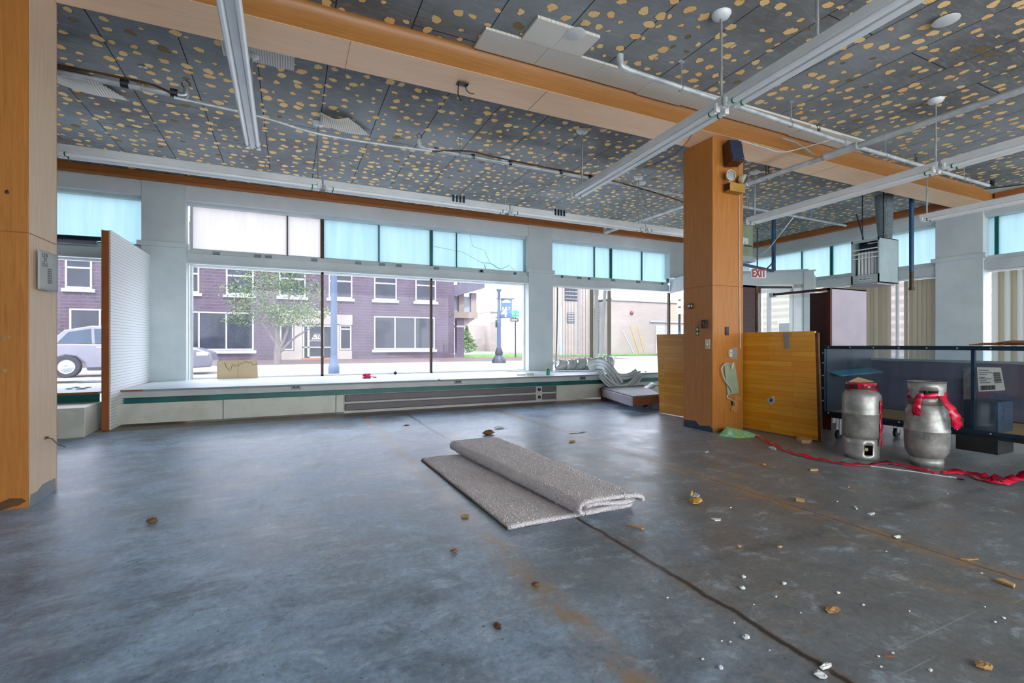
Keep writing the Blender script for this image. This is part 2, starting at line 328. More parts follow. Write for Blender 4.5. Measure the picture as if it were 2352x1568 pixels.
m['acoustic'] = stripes('acoustic_ribbed', 'e8e2d8', 'b5aea4', 'X', .0215, .36, .7, ('X', .305, .015, 'or'))
m['acoustic_hole'] = stripes('acoustic_pierced', 'ece7de', 'aaa398', 'X', .0127, .4, .7, ('Y', .0127, .4, 'and'))
m['corrugated'] = stripes('corrugated_card', 'dcc6a2', 'c4ac88', 'X', .009, .45, .85)
def planks():
    t = NT('maple_strip_floor'); sep = t.n('ShaderNodeSeparateXYZ', {0: t.coord().outputs[0]})
    uv = t.n('ShaderNodeCombineXYZ', {0: sep.outputs[1], 1: sep.outputs[2]})
    br = t.n('ShaderNodeTexBrick', {'Vector': uv, 'Color1': lin('d88c18'), 'Color2': lin('e6a634'), 'Mortar': lin('85560f'), 'Scale': 1.0, 'Mortar Size': .0011, 'Brick Width': .66, 'Row Height': .057, 'Bias': 0.}); br.offset = .43
    g = t.noise(t.coord((20, 1.2, 22)), 3, 5); c = t.mix(t.ramp(g.outputs['Fac'], [(.4, 0.), (.75, .35)]).outputs[0], br.outputs['Color'], 'a96c1c')
    return t.pbr(c, .3, 0, .5, t.bump(br.outputs['Fac'], .3, -.003))
m['planks'] = planks()
def brick(name, a, b, mo, bw, rh, ms, axis='XZ', rough=.5):
    t = NT(name); sep = t.n('ShaderNodeSeparateXYZ', {0: t.coord().outputs[0]})
    uv = t.n('ShaderNodeCombineXYZ', {0: sep.outputs['XYZ'.index(axis[0])], 1: sep.outputs['XYZ'.index(axis[1])]})
    br = t.n('ShaderNodeTexBrick', {'Vector': uv, 'Color1': lin(a), 'Color2': lin(b), 'Mortar': lin(mo), 'Scale': 1.0, 'Mortar Size': ms, 'Brick Width': bw, 'Row Height': rh}); n = t.noise(t.coord(), .5, 5)
    c = t.mix(t.ramp(n.outputs['Fac'], [(.4, 0.), (.7, .3)]).outputs[0], br.outputs['Color'], mo); return t.pbr(c, rough, 0, .4)
m['brown_brick'] = brick('brown_glazed_brick', '2f222b', '3d2a33', '5e5668', .42, .205, .008)
m['white_brick'] = brick('white_painted_brick', '90867e', '898077', '766e66', .5, .22, .01, 'XZ', .8)
m['paver'] = brick('brick_paving', '4a3934', '55403a', '40352f', .24, .12, .008, 'XY', .8)
m['asphalt'] = plain('pale_road', '7e7a76', '73706c', .8, .85)
m['walk'] = plain('pale_walk', 'd8d5d0', 'ccc8c2', .8, .85)
m['grass'] = plain('turf', '3f6423', '557a30', 3, .9, bump=.5)
m['leaf'] = plain('leaf', '5f7230', '45602a', .8, .55)
m['leaf2'] = plain('leaf_dark', '223f1c', '345524', .8, .6)
m['bark'] = plain('bark', '6a625c', '4f4844', 9, .9, stretch=(1, 1, .3), bump=.4)
m['stone'] = plain('cream_stone', '8a837b', '7a736b', .9, .8)
m['win_white'] = plain('white_sash', '959597', '8a8a8c', 3, .5)
m['dark_glass'] = plain('dark_window', '2c3036', '20242a', .7, .06, spec=.25)
m['car_paint'] = plain('silver_car', '6a6a72', '62626a', 1, .25, .4)
m['car_glass'] = plain('car_glass', '2d3c4a', '22303c', 1, .05, spec=.3)
m['rubber'] = plain('rubber', '1c1c1e', '242426', 12, .8)
m['sky_blue_pole'] = plain('blue_grey_pole', '3c5068', '304358', 3, .5)
m['banner'] = plain('banner_blue', '2a4a86', '35589a', 2, .6)
m['street_green'] = plain('street_sign_green', '1f8f68', '187c58', 3, .5)
m['porch'] = plain('porch_wood', '75685c', '65584c', 3, .7)
m['roof_dark'] = plain('roof_slate', '55525e', '4a4854', 3, .8)
def glass(name, tint, haze=0., gl=.06):
    t = NT(name); tr = t.n('ShaderNodeBsdfTransparent', {'Color': lin(tint)}); g = t.n('ShaderNodeBsdfGlossy', {'Color': (1, 1, 1, 1), 'Roughness': .03})
    a = t.n('ShaderNodeMixShader', {0: gl, 1: tr, 2: g})
    if haze:
        d = t.n('ShaderNodeBsdfTranslucent', {'Color': lin('c9cdf6')}); n = t.noise(t.coord((3, 3, .7)), 2.2, 7, .7); sp = t.noise(t.coord(), 24, 4, .7)
        k = t.math('MULTIPLY', t.math('ADD', t.ramp(n.outputs['Fac'], [(.3, .35), (.75, 1.)]).outputs[0], t.ramp(sp.outputs['Fac'], [(.62, 0.), (.72, 1.)]).outputs[0]), haze, clamp=True)
        a = t.n('ShaderNodeMixShader', {0: k, 1: a, 2: d})
    return t.surf(a)
m['glass'] = glass('dusty_shop_glass', 'ecedfa', .045, .018)
m['case_glass'] = glass('case_glass', 'dfe8ee', .05, .08)
m['clear'] = glass('clear_glass', 'f0f4f4', .02, .06)
def film(name, col, tr=.12):
    t = NT(name); n = t.noise(t.coord((6, 6, .6)), 1.4, 4); c = t.mix(t.ramp(n.outputs['Fac'], [(.3, 0.), (.8, .07)]).outputs[0], col, 'ffffff')
    a = t.n('ShaderNodeBsdfTranslucent', {'Color': c}); b = t.n('ShaderNodeBsdfTransparent', {'Color': lin(col)}); g = t.n('ShaderNodeBsdfGlossy', {'Color': (1, 1, 1, 1), 'Roughness': .1})
    return t.surf(t.n('ShaderNodeMixShader', {0: .03, 1: t.n('ShaderNodeMixShader', {0: tr, 1: a, 2: b}).outputs[0], 2: g}))
m['cyan_film'] = film('cyan_film', '728f9b', .02); m['white_film'] = film('white_film', '98959c', .02)
def slat_trans(name, col):
    t = NT(name); a = t.n('ShaderNodeBsdfTranslucent', {'Color': lin(col)}); b = t.n('ShaderNodeBsdfPrincipled', {'Base Color': lin(col), 'Roughness': .5})
    return t.surf(t.n('ShaderNodeMixShader', {0: .13, 1: b.outputs[0], 2: a.outputs[0]}))
m['slat_lit'] = slat_trans('beige_vinyl_slat', '9a917c'); m['slat_pale'] = slat_trans('pale_vinyl_slat', 'c4c8c4')
def carpet():
    t = NT('grey_loop_carpet'); v = t.coord(); n = t.noise(v, 95, 3, .7); b = t.noise(v, 3.5, 4); vo = t.n('ShaderNodeTexVoronoi', {'Vector': v.outputs[0], 'Scale': 130.0})
    c = t.mix(n.outputs['Fac'], 'bab1b4', 'fcf5f6'); c = t.mix(t.ramp(b.outputs['Fac'], [(.4, 0.), (.7, .3)]).outputs[0], c, 'd2c9cc')
    return t.pbr(c, .95, 0, .1, t.bump(t.math('ADD', n.outputs['Fac'], vo.outputs['Distance']), .9, .008))
m['carpet'] = carpet()
m['carpet_back'] = plain('carpet_backing', '5c4a3a', '7a6248', 30, .95)
def iris():
    t = NT('iridescent_film'); n = t.noise(t.coord(), 7, 3); c = t.ramp(n.outputs['Fac'], [(.3, 'd7e8c8'), (.42, '6fd6b0'), (.5, 'b8e86a'), (.58, '58c8d8'), (.68, 'e0c8f0')])
    return t.pbr(c.outputs[0], .18, .35, .8)
m['iris'] = iris()
# ================================================================ THE SHELL
CZ = 3.72; WY = 9.2; GY = 9.38; WX = 11.3; GX = 11.46
struct('floor', 'worn grey-blue concrete floor with long dirty seams', 'floor', MB().box((-7, -4, -.12), (WX + .2, 9.5, 0)), m['floor'])
struct('ceiling', 'dark stripped ceiling board dotted with tan glue dabs', 'ceiling', MB().box((-7, -4, CZ), (WX + .2, 9.5, CZ + .15)), m['ceiling'])
def quadY(x0, x1, z0, z1, y): return MB().add([(x0, y, z0), (x1, y, z0), (x1, y, z1), (x0, y, z1)], [(0, 1, 2, 3)])
def quadX(y0, y1, z0, z1, x): return MB().add([(x, y0, z0), (x, y1, z0), (x, y1, z1), (x, y0, z1)], [(0, 1, 2, 3)])
P0a, P0b = XY(325, WY), XY(427, WY); P1a, P1b = XY(1213, WY), XY(1268, WY)
ZH, ZL, ZS, ZT = 2.35, 2.515, 2.585, 3.365         # header foot, header lip, transom foot, transom head
VX = 8.62                                           # where the shop front turns into the entrance lobby
w = MB()
w.box((-7, WY, ZT), (WX + .2, WY + .28, CZ)); w.box((-7, WY, 0), (XY(60, WY), WY + .28, CZ)); w.box((VX, WY, 2.7), (WX + .2, WY + .28, ZT))
fw = struct('wall_front', 'white plastered shop front wall above and between the display windows', 'wall', w, m['grey_wall'])
for a, b in ((P0a, P0b), (P1a, P1b)):
    o = obj('pilaster', MB().box((a, WY - .02, ZS), (b, WY + .28, CZ)).box((a, WY - .03, .1), (b + .01, WY + .28, ZS)), m['white_wall'], fw, bevel=.006)
    obj('pilaster_cap', MB().box((a - .05, WY - .06, ZS - .0), (b + .04, WY + .02, ZS + .075)), m['white_wall'], fw, bevel=.004)
for a, b, cl in ((XY(60, WY), P0a, 0), (P0b, P1a, 1), (P1b, VX, 1)):
    h = obj('header', MB().box((a, WY, ZH), (b, WY + .22, ZL)).box((a, WY + .05, ZL), (b, WY + .22, ZS)).box((a, WY - .015, ZH - .005), (b, WY + .04, ZH + .025)), m['white_paint'], fw, bevel=.004)
    obj('head_moulding', MB().box((a, WY + .08, ZT - .05), (b, WY + .2, ZT + .02)), m['white_paint'], fw, bevel=.012)
for px, py in ((497, 578), (592, 587), (617, 589), (722, 594), (823, 602), (878, 607), (916, 609), (1002, 615), (1105, 622), (1330, 638), (1408, 644), (1465, 649)):
    p = onY(px, py, WY + .05); obj('fixing_clip', MB().box((p.x - .05, WY + .02, ZL + .006), (p.x + .05, WY + .05, ZL + .056)), m['grey_paint'], fw, bevel=.004)
for px, py in ((1105, 622), (1183, 628), (1291, 635), (1353, 640), (1521, 652)):
    p = onY(px, py, WY + .04); obj('teal_cap', MB().tube([(p.x, WY + .05, p.z), (p.x, WY + .02, p.z)], .028, 12), m['teal'], fw)
struct('trim_front', 'orange-stained wooden trim along the head of the shop front', 'trim', MB().box((-7, WY - .12, 3.60), (WX, WY - .0, CZ)).box((-7, WY - .15, 3.59), (WX, WY - .1, 3.625)), m['trim'], bevel=.01)
struct('trim_side', 'reddish wooden trim along the head of the side wall', 'trim', MB().box((WX - .12, 4.52, 3.60), (WX, 9.1, CZ)).box((WX - .12, -3, 3.60), (WX, 4.05, CZ)), m['trim_y'], bevel=.01)
# ---- shop front windows
def window(n, label, panes, mull, y, frame=None):
    t = thing('window_%d' % n, label, 'window', (0, 0, 0), kind='structure')
    for x0, x1, z0, z1, mt in panes: obj('pane', quadY(x0, x1, z0, z1, y), m[mt], t)
    for x, z0, z1, wd, mt in mull: obj('mullion', MB().box((x - wd / 2, y - .03, z0), (x + wd / 2, y + .03, z1)), m[mt], t)
    if frame:
        x0, x1, z0, z1, mt = frame; q = .035
        obj('frame', MB().box((x0, y - .03, z0), (x0 + q, y + .04, z1)).box((x1 - q, y - .03, z0), (x1, y + .04, z1)).box((x0 + q, y - .03, z1 - q), (x1 - q, y + .04, z1)).box((x0 + q, y - .03, z0), (x1 - q, y + .04, z0 + q)), m[mt], t, bevel=.004)
    return t
LX0 = XY(60, GY); G0, G1 = P0b + .03, P1a - .0
window(1, 'cyan-filmed transom pane over the bay beside the veneered column', [(LX0, P0a + .05, ZS, ZT, 'cyan_film')], [], GY, (LX0, P0a + .05, ZS, ZT, 'teal'))
window(2, 'tall shop window between the veneered column and the slat wall', [(LX0, P0a + .05, .46, ZH, 'glass')], [], GY, (LX0, P0a + .05, .46, ZH, 'white_metal'))
xm = [XY(p, GY) for p in (660, 740, 870, 990, 1048)]
window(3, 'long transom window of two white panes and four cyan panes', [(G0, xm[0], ZS, ZT, 'white_film'), (xm[0], xm[1], ZS, ZT, 'white_film'), (xm[1], xm[2], ZS, ZT, 'cyan_film'), (xm[2], xm[3], ZS, ZT, 'cyan_film'), (xm[3], xm[4], ZS, ZT, 'cyan_film'), (xm[4], G1, ZS, ZT, 'cyan_film')],
       [(xm[0], ZS, ZT, .022, 'brown_metal'), (xm[1], ZS, ZT, .06, 'brown_metal'), (xm[2], ZS, ZT, .022, 'teal'), (xm[3], ZS, ZT, .06, 'teal'), (xm[4], ZS, ZT, .022, 'teal')], GY, (G0, G1, ZS, ZT, 'white_paint'))
w3 = bpy.data.objects['window_3']
for pts in (((1106, 603), (1127, 605), (1149, 617), (1170, 609)), ((1112, 607), (1116, 618))):
    obj('crack_tape', MB().tube(spline([onY(a, b, GY - .012) for a, b in pts], 4), .014, 6, flat=.3), m['teal'], w3)
for pts in (((1078, 535), (1086, 566), (1112, 574), (1126, 604)), ((1172, 612), (1186, 624)), ((992, 565), (1060, 578), (1108, 603))):
    obj('crack_line', MB().tube([onY(a, b, GY - .008) for a, b in pts], .004, 5), m['white'], w3)
x2 = [XY(740, GY), XY(990, GY)]
window(4, 'widest display window, looking onto the brown brick building', [(G0, x2[0], .46, ZH, 'glass'), (x2[0], x2[1], .46, ZH, 'glass'), (x2[1], G1, .46, ZH, 'glass')], [(x, .46, ZH, .045, 'brown_metal') for x in x2], GY, (G0, G1, .46, ZH, 'white_metal'))
xr = [XY(p, GY) for p in (1364, 1402, 1473, 1533, 1568)]
window(5, 'transom window of four cyan panes and narrow white panes beyond the middle pilaster', [(P1b - .05, xr[0], ZS, ZT, 'cyan_film'), (xr[0], xr[1], ZS, ZT, 'cyan_film'), (xr[1], xr[2], ZS, ZT, 'cyan_film'), (xr[2], xr[3], ZS, ZT, 'cyan_film'), (xr[3], xr[4], ZS, ZT, 'white_film'), (xr[4], VX + 1.4, ZS, ZT, 'white_film')],
       [(xr[0], ZS, ZT, .022, 'teal'), (xr[1], ZS, ZT, .06, 'teal'), (xr[2], ZS, ZT, .022, 'teal'), (xr[3], ZS, ZT, .06, 'teal'), (xr[4], ZS, ZT, .022, 'brown_metal')], GY)
xq = XY(1536, GY)
window(6, 'display window with vertical slats hanging at one end, beside the plank panel', [(P1b - .05, xq, .46, ZH, 'glass'), (xq, VX + .2, .46, ZH, 'glass')], [(xq, .46, ZH, .05, 'brown_metal')], GY)
p, q = onY(119, 544, 9.0), onY(233, 549, 9.0); one('curtain_rod', 'dark curtain rod spanning the bay beside the veneered column', 'rod', MB().bar((p.x - .5, 9.0, p.z), (q.x, 9.0, q.z), .03, .06), m['navy'])
p, q = onY(119, 553, 9.1), onY(224, 559, 9.1); t = thing('bay_light_bar', 'grey fixture bar with a round socket above the short bay ledge', 'light fitting', ((p.x + q.x) / 2, 9.1, p.z - .06)); obj('bar', MB().box((p.x - .3, 9.05, q.z - .035), (q.x, 9.13, q.z + .035)), m['grey_paint'], t, bevel=.01); obj('socket', MB().tube([(p.x + .06, 9.05, q.z + .0), (p.x + .06, 9.035, q.z + .0)], .025, 12), m['black'], t)
# ---- side wall
YB0, YB1 = YX(2260, WX), YX(2150, WX)
w = MB().box((WX, -4, 3.37), (WX + .28, 9.4, CZ)).box((WX, -4, 0), (WX + .28, 9.4, .5)).box((WX, -4, .5), (WX + .28, -.6, 3.4))
sw = struct('wall_side', 'white plastered side wall around the filmed transoms', 'wall', w, m['white_wall'])
obj('pilaster', MB().box((WX - .03, YB0, 0), (WX + .28, YB1, CZ)), m['white_wall'], sw, bevel=.006)
obj('pilaster_cap', MB().box((WX - .08, YB0 - .05, 2.60), (WX + .02, YB1 + .05, 2.68)), m['white_wall'], sw, bevel=.004)
for a, b in ((-.6, YB0), (YB1, 9.2)):
    obj('header', MB().box((WX, a, 2.37), (WX + .2, b, 2.55)).box((WX + .05, a, 2.55), (WX + .2, b, 2.63)), m['white_paint'], sw, bevel=.004)
    obj('head_moulding', MB().box((WX + .04, a, 3.32), (WX + .2, b, 3.385)), m['white_paint'], sw, bevel=.012)
def windowX(n, label, panes, mull, x):
    t = thing('window_%d' % n, label, 'window', (0, 0, 0), kind='structure')
    for y0, y1, z0, z1, mt in panes: obj('pane', quadX(y0, y1, z0, z1, x), m[mt], t)
    for y, z0, z1, wd, mt in mull: obj('mullion', MB().box((x - .03, y - wd / 2, z0), (x + .03, y + wd / 2, z1)), m[mt], t)
    return t
ym = [YX(p, GX) for p in (2040, 1911, 1843, 1775)]
windowX(7, 'long cyan transom behind the hanging unit heater', [(YB1, ym[0], 2.63, 3.37, 'cyan_film'), (ym[0], ym[1], 2.63, 3.37, 'cyan_film'), (ym[1], ym[2], 2.63, 3.37, 'cyan_film'), (ym[2], ym[3], 2.63, 3.37, 'cyan_film'), (ym[3], 9.3, 2.63, 3.37, 'cyan_film')], [(ym[1], 2.63, 3.37, .06, 'teal'), (ym[2], 2.63, 3.37, .022, 'teal'), (ym[3], 2.63, 3.37, .03, 'teal')], GX)
windowX(8, 'blind-covered side window below the hanging unit heater', [(YB1, 6.9, .5, 2.37, 'glass')], [], GX)
windowX(9, 'cyan transom at the edge of the side wall past the white pilaster', [(-.6, YB0, 2.63, 3.37, 'cyan_film')], [(YB0 - .12, 2.63, 3.37, .05, 'teal')], GX)
windowX(10, 'side window covered by white-edged vertical slats past the pilaster', [(-.6, YB0, .5, 2.37, 'glass')], [], GX)
# back of the shop: solid wall at the far left, unseen opening behind the viewer added for fill light
struct('wall_back', 'plain back and end walls around an unseen opening added for fill light', 'wall', MB().box((-7, -4.2, 3.3), (WX, -4, CZ)).box((-7.2, -4.2, 0), (-7, 9.5, CZ)).box((-7, -4.2, 0), (-1.5, -4, CZ)), m['white_wall'])
# ---- entrance lobby with the door, set across the corner
DR = Vector((10.0, 6.59, 0)); DE = Vector((-1, .86, 0)).normalized(); DN = Vector((-.86, -1, 0)).normalized()
def dp(px, py): return onP(px, py, DR, DN)
def dk(px): return (dp(px, 700) - DR).dot(DE)
dt = thing('door_1', 'white-framed entrance door set across the corner under the exit sign', 'door', DR, kind='structure')
def dbox(k0, k1, z0, z1, d0, d1): # slab in the door plane; d towards the room
    q = [DR + DE * k + DN * d for k, d in ((k0, d0), (k1, d0), (k1, d1), (k0, d1))]
    return [Vector((p.x, p.y, z0)) for p in q] + [Vector((p.x, p.y, z1)) for p in q]
ZD = dp(1856, 623).z; Z2 = dp(1830, 652).z; kx = [dk(p) for p in (1868, 1845, 1822, 1797, 1772, 1700)]
obj('casing', MB().hexa(dbox(kx[0], kx[1], 0, ZD, -.12, .05)).hexa(dbox(kx[1], 2.35, Z2, ZD, -.12, .03)).hexa(dbox(2.2, 2.35, 0, ZD, -.12, .03)).hexa(dbox(kx[0] - .03, 2.4, ZD, ZD + .02, -.16, .09)), m['white_paint'], dt, bevel=.005)
obj('frame', MB().hexa(dbox(kx[1], kx[2], 0, Z2, -.08, .0)).hexa(dbox(kx[1], 2.2, Z2 - .09, Z2, -.08, .0)), m['white_metal'], dt, bevel=.005)
lf = obj('leaf', MB().hexa(dbox(kx[2], kx[2] + .06, .02, Z2 - .1, -.07, -.02)).hexa(dbox(kx[4], kx[4] + .08, .02, Z2 - .1, -.07, -.02)).hexa(dbox(kx[2], kx[4], Z2 - .22, Z2 - .1, -.07, -.02)).hexa(dbox(kx[2], kx[4], .02, .3, -.07, -.02)), m['white_metal'], dt, bevel=.004)
q = dbox(kx[2], kx[4], .3, Z2 - .2, -.045, -.045); obj('glass', MB().add([q[0], q[1], q[5], q[4]], [(0, 1, 2, 3)]), m['clear'], lf)
q = dbox(kx[4], 2.2, .05, Z2 - .1, -.045, -.045); obj('sidelight', MB().add([q[0], q[1], q[5], q[4]], [(0, 1, 2, 3)]), m['clear'], dt)
lobby = MB(); a = DR; b = Vector((WX, 7.25, 0)); c_ = DR + DE * 2.35; d_ = Vector((VX, WY, 0))
for p, q in ((a, b), ): lobby.prism([p, q, q + Vector((0, .06, 0)), p + Vector((0, .06, 0))], (0, 0, ZD))
lobby.prism([a + Vector((0, 0, ZD)), b + Vector((0, 0, ZD)), Vector((WX, WY, ZD)), d_ + Vector((0, 0, ZD)), c_ + Vector((0, 0, ZD))], (0, 0, .05))
lobby.prism([c_ + Vector((0, 0, 2.3)), d_ + Vector((0, 0, 2.3)), d_ + Vector((.06, 0, 2.3)), c_ + Vector((.06, 0, 2.3))], (0, 0, ZD - 2.3))
struct('wall_lobby', 'white lobby partition and its flat roof behind the entrance door', 'wall', lobby, m['white_paint'])
# ---- ledge of the display windows
X0L = -1.93; LYF, LYT = 7.56, 7.64; LZ = .466
lt = thing('display_ledge', 'long white window-display ledge with a teal recess under its edge', 'ledge', ((X0L + VX) / 2, 8.4, 0))
XE = 9.2
obj('top', MB().box((X0L, LYF - .02, LZ - .025), (XE, GY + .03, LZ)), m['ledge'], lt, bevel=.006)
obj('fascia', MB().box((X0L, LYF, .365), (XE, LYF + .04, LZ - .025)), m['fascia'], lt, bevel=.003)
obj('recess_strip', MB().box((X0L, LYT + .02, .02), (XE, LYT + .06, .365)), m['teal'], lt)
obj('edge_bar', MB().bar((XY(330, LYF), LYF - .028, LZ - .008), (XE, LYF - .028, LZ - .008), .02, .022), m['grey_paint'], lt)
obj('edge_strip', MB().bar((X0L, LYF - .026, LZ - .008), (XY(330, LYF), LYF - .026, LZ - .008), .014, .022), m['edge_wood'], lt)
xp = [XY(p, LYT) for p in (262, 513, 771, 790, 1230, 1276, 1400, 1700)]
for a, b in ((xp[0], xp[1]), (xp[1], xp[2]), (xp[2], xp[3]), (xp[5], XE)):
    obj('kick_panel', MB().box((a + .004, LYT - .03, .025), (b - .004, LYT + .02, .285)), m['panel_white'], lt, bevel=.003)
for px, py in ((680, 888), (1052, 876), (1338, 868)):
    p = onY(px, py, LYF); k = obj('outlet_plate', MB().box((p.x - .065, LYF - .012, p.z - .033), (p.x + .065, LYF, p.z + .033)), m['grey_paint'], lt, bevel=.002)
    [obj('socket', MB().box((p.x + o_, LYF - .015, p.z - .015), (p.x + o_ + .03, LYF - .01, p.z + .015)), m['black'], k) for o_ in (-.04, .01)]
rg = thing('heating_register', 'long dark baseboard heating register under the display ledge', 'heater', ((xp[3] + xp[5]) / 2, LYT, 0))
obj('backing', MB().box((xp[3], LYT - .002, .0), (xp[5], LYT + .016, .285)), m['fascia'], rg)
for z0, z1 in ((.04, .145), (.175, .28)):
    obj('grille', MB().box((xp[3] + .01, LYT - .03, z0), (xp[4], LYT - .002, z1)), m['grille'], rg, bevel=.012)
    obj('end_grille', MB().box((xp[4] + .13, LYT - .03, z0), (xp[5] - .01, LYT - .002, z1)), m['grille'], rg, bevel=.012)
    obj('pipe_knuckle', MB().ball((xp[4] + .065, LYT - .03, (z0 + z1) / 2), .028), m['rust'], rg, smooth=True)
# old ledge in the bay beside the veneered column
xo = XY(40, LYF); xe = -2.16
ol = thing('bay_ledge', 'short display ledge with a scuffed teal front beside the veneered column', 'ledge', ((xo + xe) / 2, 8.4, 0))
obj('top', MB().box((xo, LYF, .43), (xe, GY + .03, .455)), m['ledge'], ol); obj('edge_strip', MB().bar((xo, LYF - .01, .445), (xe, LYF - .01, .445), .02, .025), m['red_board'], ol)
obj('front', MB().box((xo, LYF + .03, 0), (xe, LYF + .07, .43)), m['teal'], ol)
q = [onZ(60, 1014, 0), onZ(195, 1004, 0), onZ(222, 988, 0)]; q += [Vector((q[2].x, LYF + .03, 0)), Vector((q[0].x, LYF + .03, 0))]
obj('boxed_plinth', MB().prism(q, (0, 0, .335)), m['panel_white'], ol, bevel=.006)
for k in range(4):
    p = onZ(160 + 14 * k, 893 - (k % 2) * 3, .457); one('plaster_flake', 'white plaster flake lying on the short bay ledge', 'debris', MB().chunk((p.x, p.y, .456), (.04 + .01 * (k % 3), .05, .014), R), m['plaster'], group='flakes on the bay ledge')
# ---- slat wall divider
sv = thing('slat_wall_divider', 'tall white ribbed divider with an orange wooden edge standing across the ledge', 'divider', (-2.02, 8.2, 0))
dx0, dx1, dy = XY(232, 7.36), XY(254, 7.36), 7.36
obj('slat_panel', MB().box((dx1 - .022, dy + .01, .0), (dx1, WY - .03, 2.44)), m['slatwall'], sv)
obj('back_panel', MB().box((dx0, dy + .01, .0), (dx0 + .012, WY - .03, 2.44)), m['white_paint'], sv)
obj('edge_board', MB().box((dx0 + .008, dy - .012, .0), (dx1 - .014, dy + .02, 2.43)), m['edge_wood'], sv, bevel=.003)
obj('top_rail', MB().box((dx0 + .012, dy + .02, 2.38), (dx1 - .022, WY - .03, 2.43)), m['pale_wood'], sv)
# ================================================================ BEAM AND COLUMNS
BZ = 3.516; BY0, BY1 = 4.08, 4.52
bt = thing('ceiling_beam', 'long orange wood-veneered ceiling beam with a rounded upper edge', 'beam', (3, 4.3, BZ))
prof = [(BY0, BZ + .012), (BY0, BZ + .075)]
obj('soffit', MB().box((-7, BY0 + .004, BZ), (WX, BY1 - .004, BZ + .02)), m['beam_soffit'], bt)
obj('fascia', MB().box((-7, BY0, BZ + .004), (WX, BY0 + .02, BZ + .078)).box((-7, BY1 - .02, BZ + .004), (WX, BY1, CZ)), m['beam_side'], bt)
g = [[Vector((x, BY0 + .004 - .055 * (1 - math.cos(a)) * .9 - .0, BZ + .078 + .128 * math.sin(a))) for a in [PI / 2 * k / 8 for k in range(9)]] for x in (-7, 1.55, 1.552, 6, WX)]
obj('cove', MB().sheet(g), m['beam_side'], bt, smooth=True)
for px, py in ((800, 120), (1262, 205), (1880, 395)):
    p = onZ(px, py, BZ); obj('seam', MB().box((p.x - .003, BY0 + .01, BZ - .0015), (p.x + .003, BY1 - .01, BZ + .004)), m['beam_side'], bt)
def column(x0, x1, y0, y1, label, seam_z, side):
    t = thing('wood_column', label, 'column', ((x0 + x1) / 2, (y0 + y1) / 2, 0)); e = .012
    for z0, z1 in ((.0, seam_z), (seam_z + .006, BZ)):
        obj('front_panel', MB().box((x0 + .001, y0, z0), (x1 - .001, y0 + e, z1)), m['column'], t, bevel=.002)
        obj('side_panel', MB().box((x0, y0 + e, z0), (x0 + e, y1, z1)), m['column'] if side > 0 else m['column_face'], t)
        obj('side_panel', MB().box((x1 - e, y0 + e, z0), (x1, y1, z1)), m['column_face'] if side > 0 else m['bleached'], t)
        obj('back_panel', MB().box((x0 + .001, y1, z0), (x1 - .001, y1 + e, z1)), m['column'], t)
    obj('seam_strip', MB().box((x0 + .003, y0 + .003, seam_z), (x1 - .003, y1 + .008, seam_z + .006)), m['edge_wood'], t)
    return t
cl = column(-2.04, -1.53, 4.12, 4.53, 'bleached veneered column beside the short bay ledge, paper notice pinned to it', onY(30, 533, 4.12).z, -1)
cm = column(4.557, 5.074, 4.158, 4.61, 'orange veneered column carrying a speaker and switches, in front of the plank panel', onY(1637, 655, 4.158).z, 1)
def flake(pts, base, n, mt, par, name): # torn patch a few mm proud of a face
    return obj(name, MB().prism([Vector(p) for p in pts], Vector(n) * .004), m[mt], par)
p = [onX(px, py, 4.556) for px, py in ((1571, 979), (1571, 963), (1597, 966), (1606, 977), (1630, 978), (1637, 985), (1637, 993))]; flake(p, 0, (-1, 0, 0), 'navy', cm, 'torn_plinth')
p = [onY(px, py, 4.157) for px, py in ((1638, 993), (1638, 975), (1660, 973), (1703, 968), (1705, 984))]; flake(p, 0, (0, -1, 0), 'beam_side', cm, 'plinth_board')
p = [onX(px, py, -1.529) for px, py in ((67, 1164), (70, 1136), (86, 1128), (98, 1112), (126, 1098), (127, 1126))]; flake(p, 0, (1, 0, 0), 'grey_paint', cl, 'torn_plinth')
p = [onY(px, py, 4.119) for px, py in ((0, 1172), (0, 1154), (22, 1144), (50, 1144), (60, 1150), (44, 1160), (20, 1166))]; flake(p, 0, (0, -1, 0), 'rust', cl, 'torn_plinth')
for px, py, r in ((16, 441, .012), (8, 777, .016), (20, 775, .012), (10, 852, .014), (41, 762, .008)):
    p = onY(px, py, 4.12); obj('gouge', MB().chunk((p.x, 4.118, p.z - r), (r, .004, 2 * r), R), m['black' if py < 500 else 'tan_crumb'], cl)
# ================================================================ OUTSIDE
GZ = -.1; BYF = 35.5
struct('road', 'pale concrete street outside the shop', 'road', MB().box((-60, 12.5, GZ - .3), (110, 27.6, GZ)).box((22.5, 27.6, GZ - .3), (110, 80, GZ)), m['asphalt'])
struct('side_road', 'pale side street beyond the side windows', 'road', MB().box((14.5, -45, GZ - .3), (110, 12.5, GZ)), m['asphalt'])
struct('side_walk', 'footway along the side windows', 'sidewalk', MB().box((11.6, -45, GZ - .3), (14.5, 9.5, GZ + .06)), m['asphalt'])
struct('sidewalk', 'pale footway directly outside the display windows', 'sidewalk', MB().box((-60, 9.5, GZ - .3), (30, 12.5, GZ + .06)), m['walk'])  # hidden below the ledge, tone lifted to bounce daylight onto the ceiling
struct('paved_sidewalk', 'brick-paved footway in front of the brown building', 'sidewalk', MB().box((-60, 27.6, GZ - .3), (22.5, BYF, GZ + .06)), m['paver'])
struct('kerb', 'grey kerb edging the brick footway', 'kerb', MB().box((-60, 27.35, GZ - .3), (22.5, 27.62, GZ + .05)), m['grey_paint'])
bxe = onY(1043, 760, BYF).x
bb = thing('brick_building', 'two-storey brown glazed-brick office building across the street', 'building', (-2, BYF, GZ))
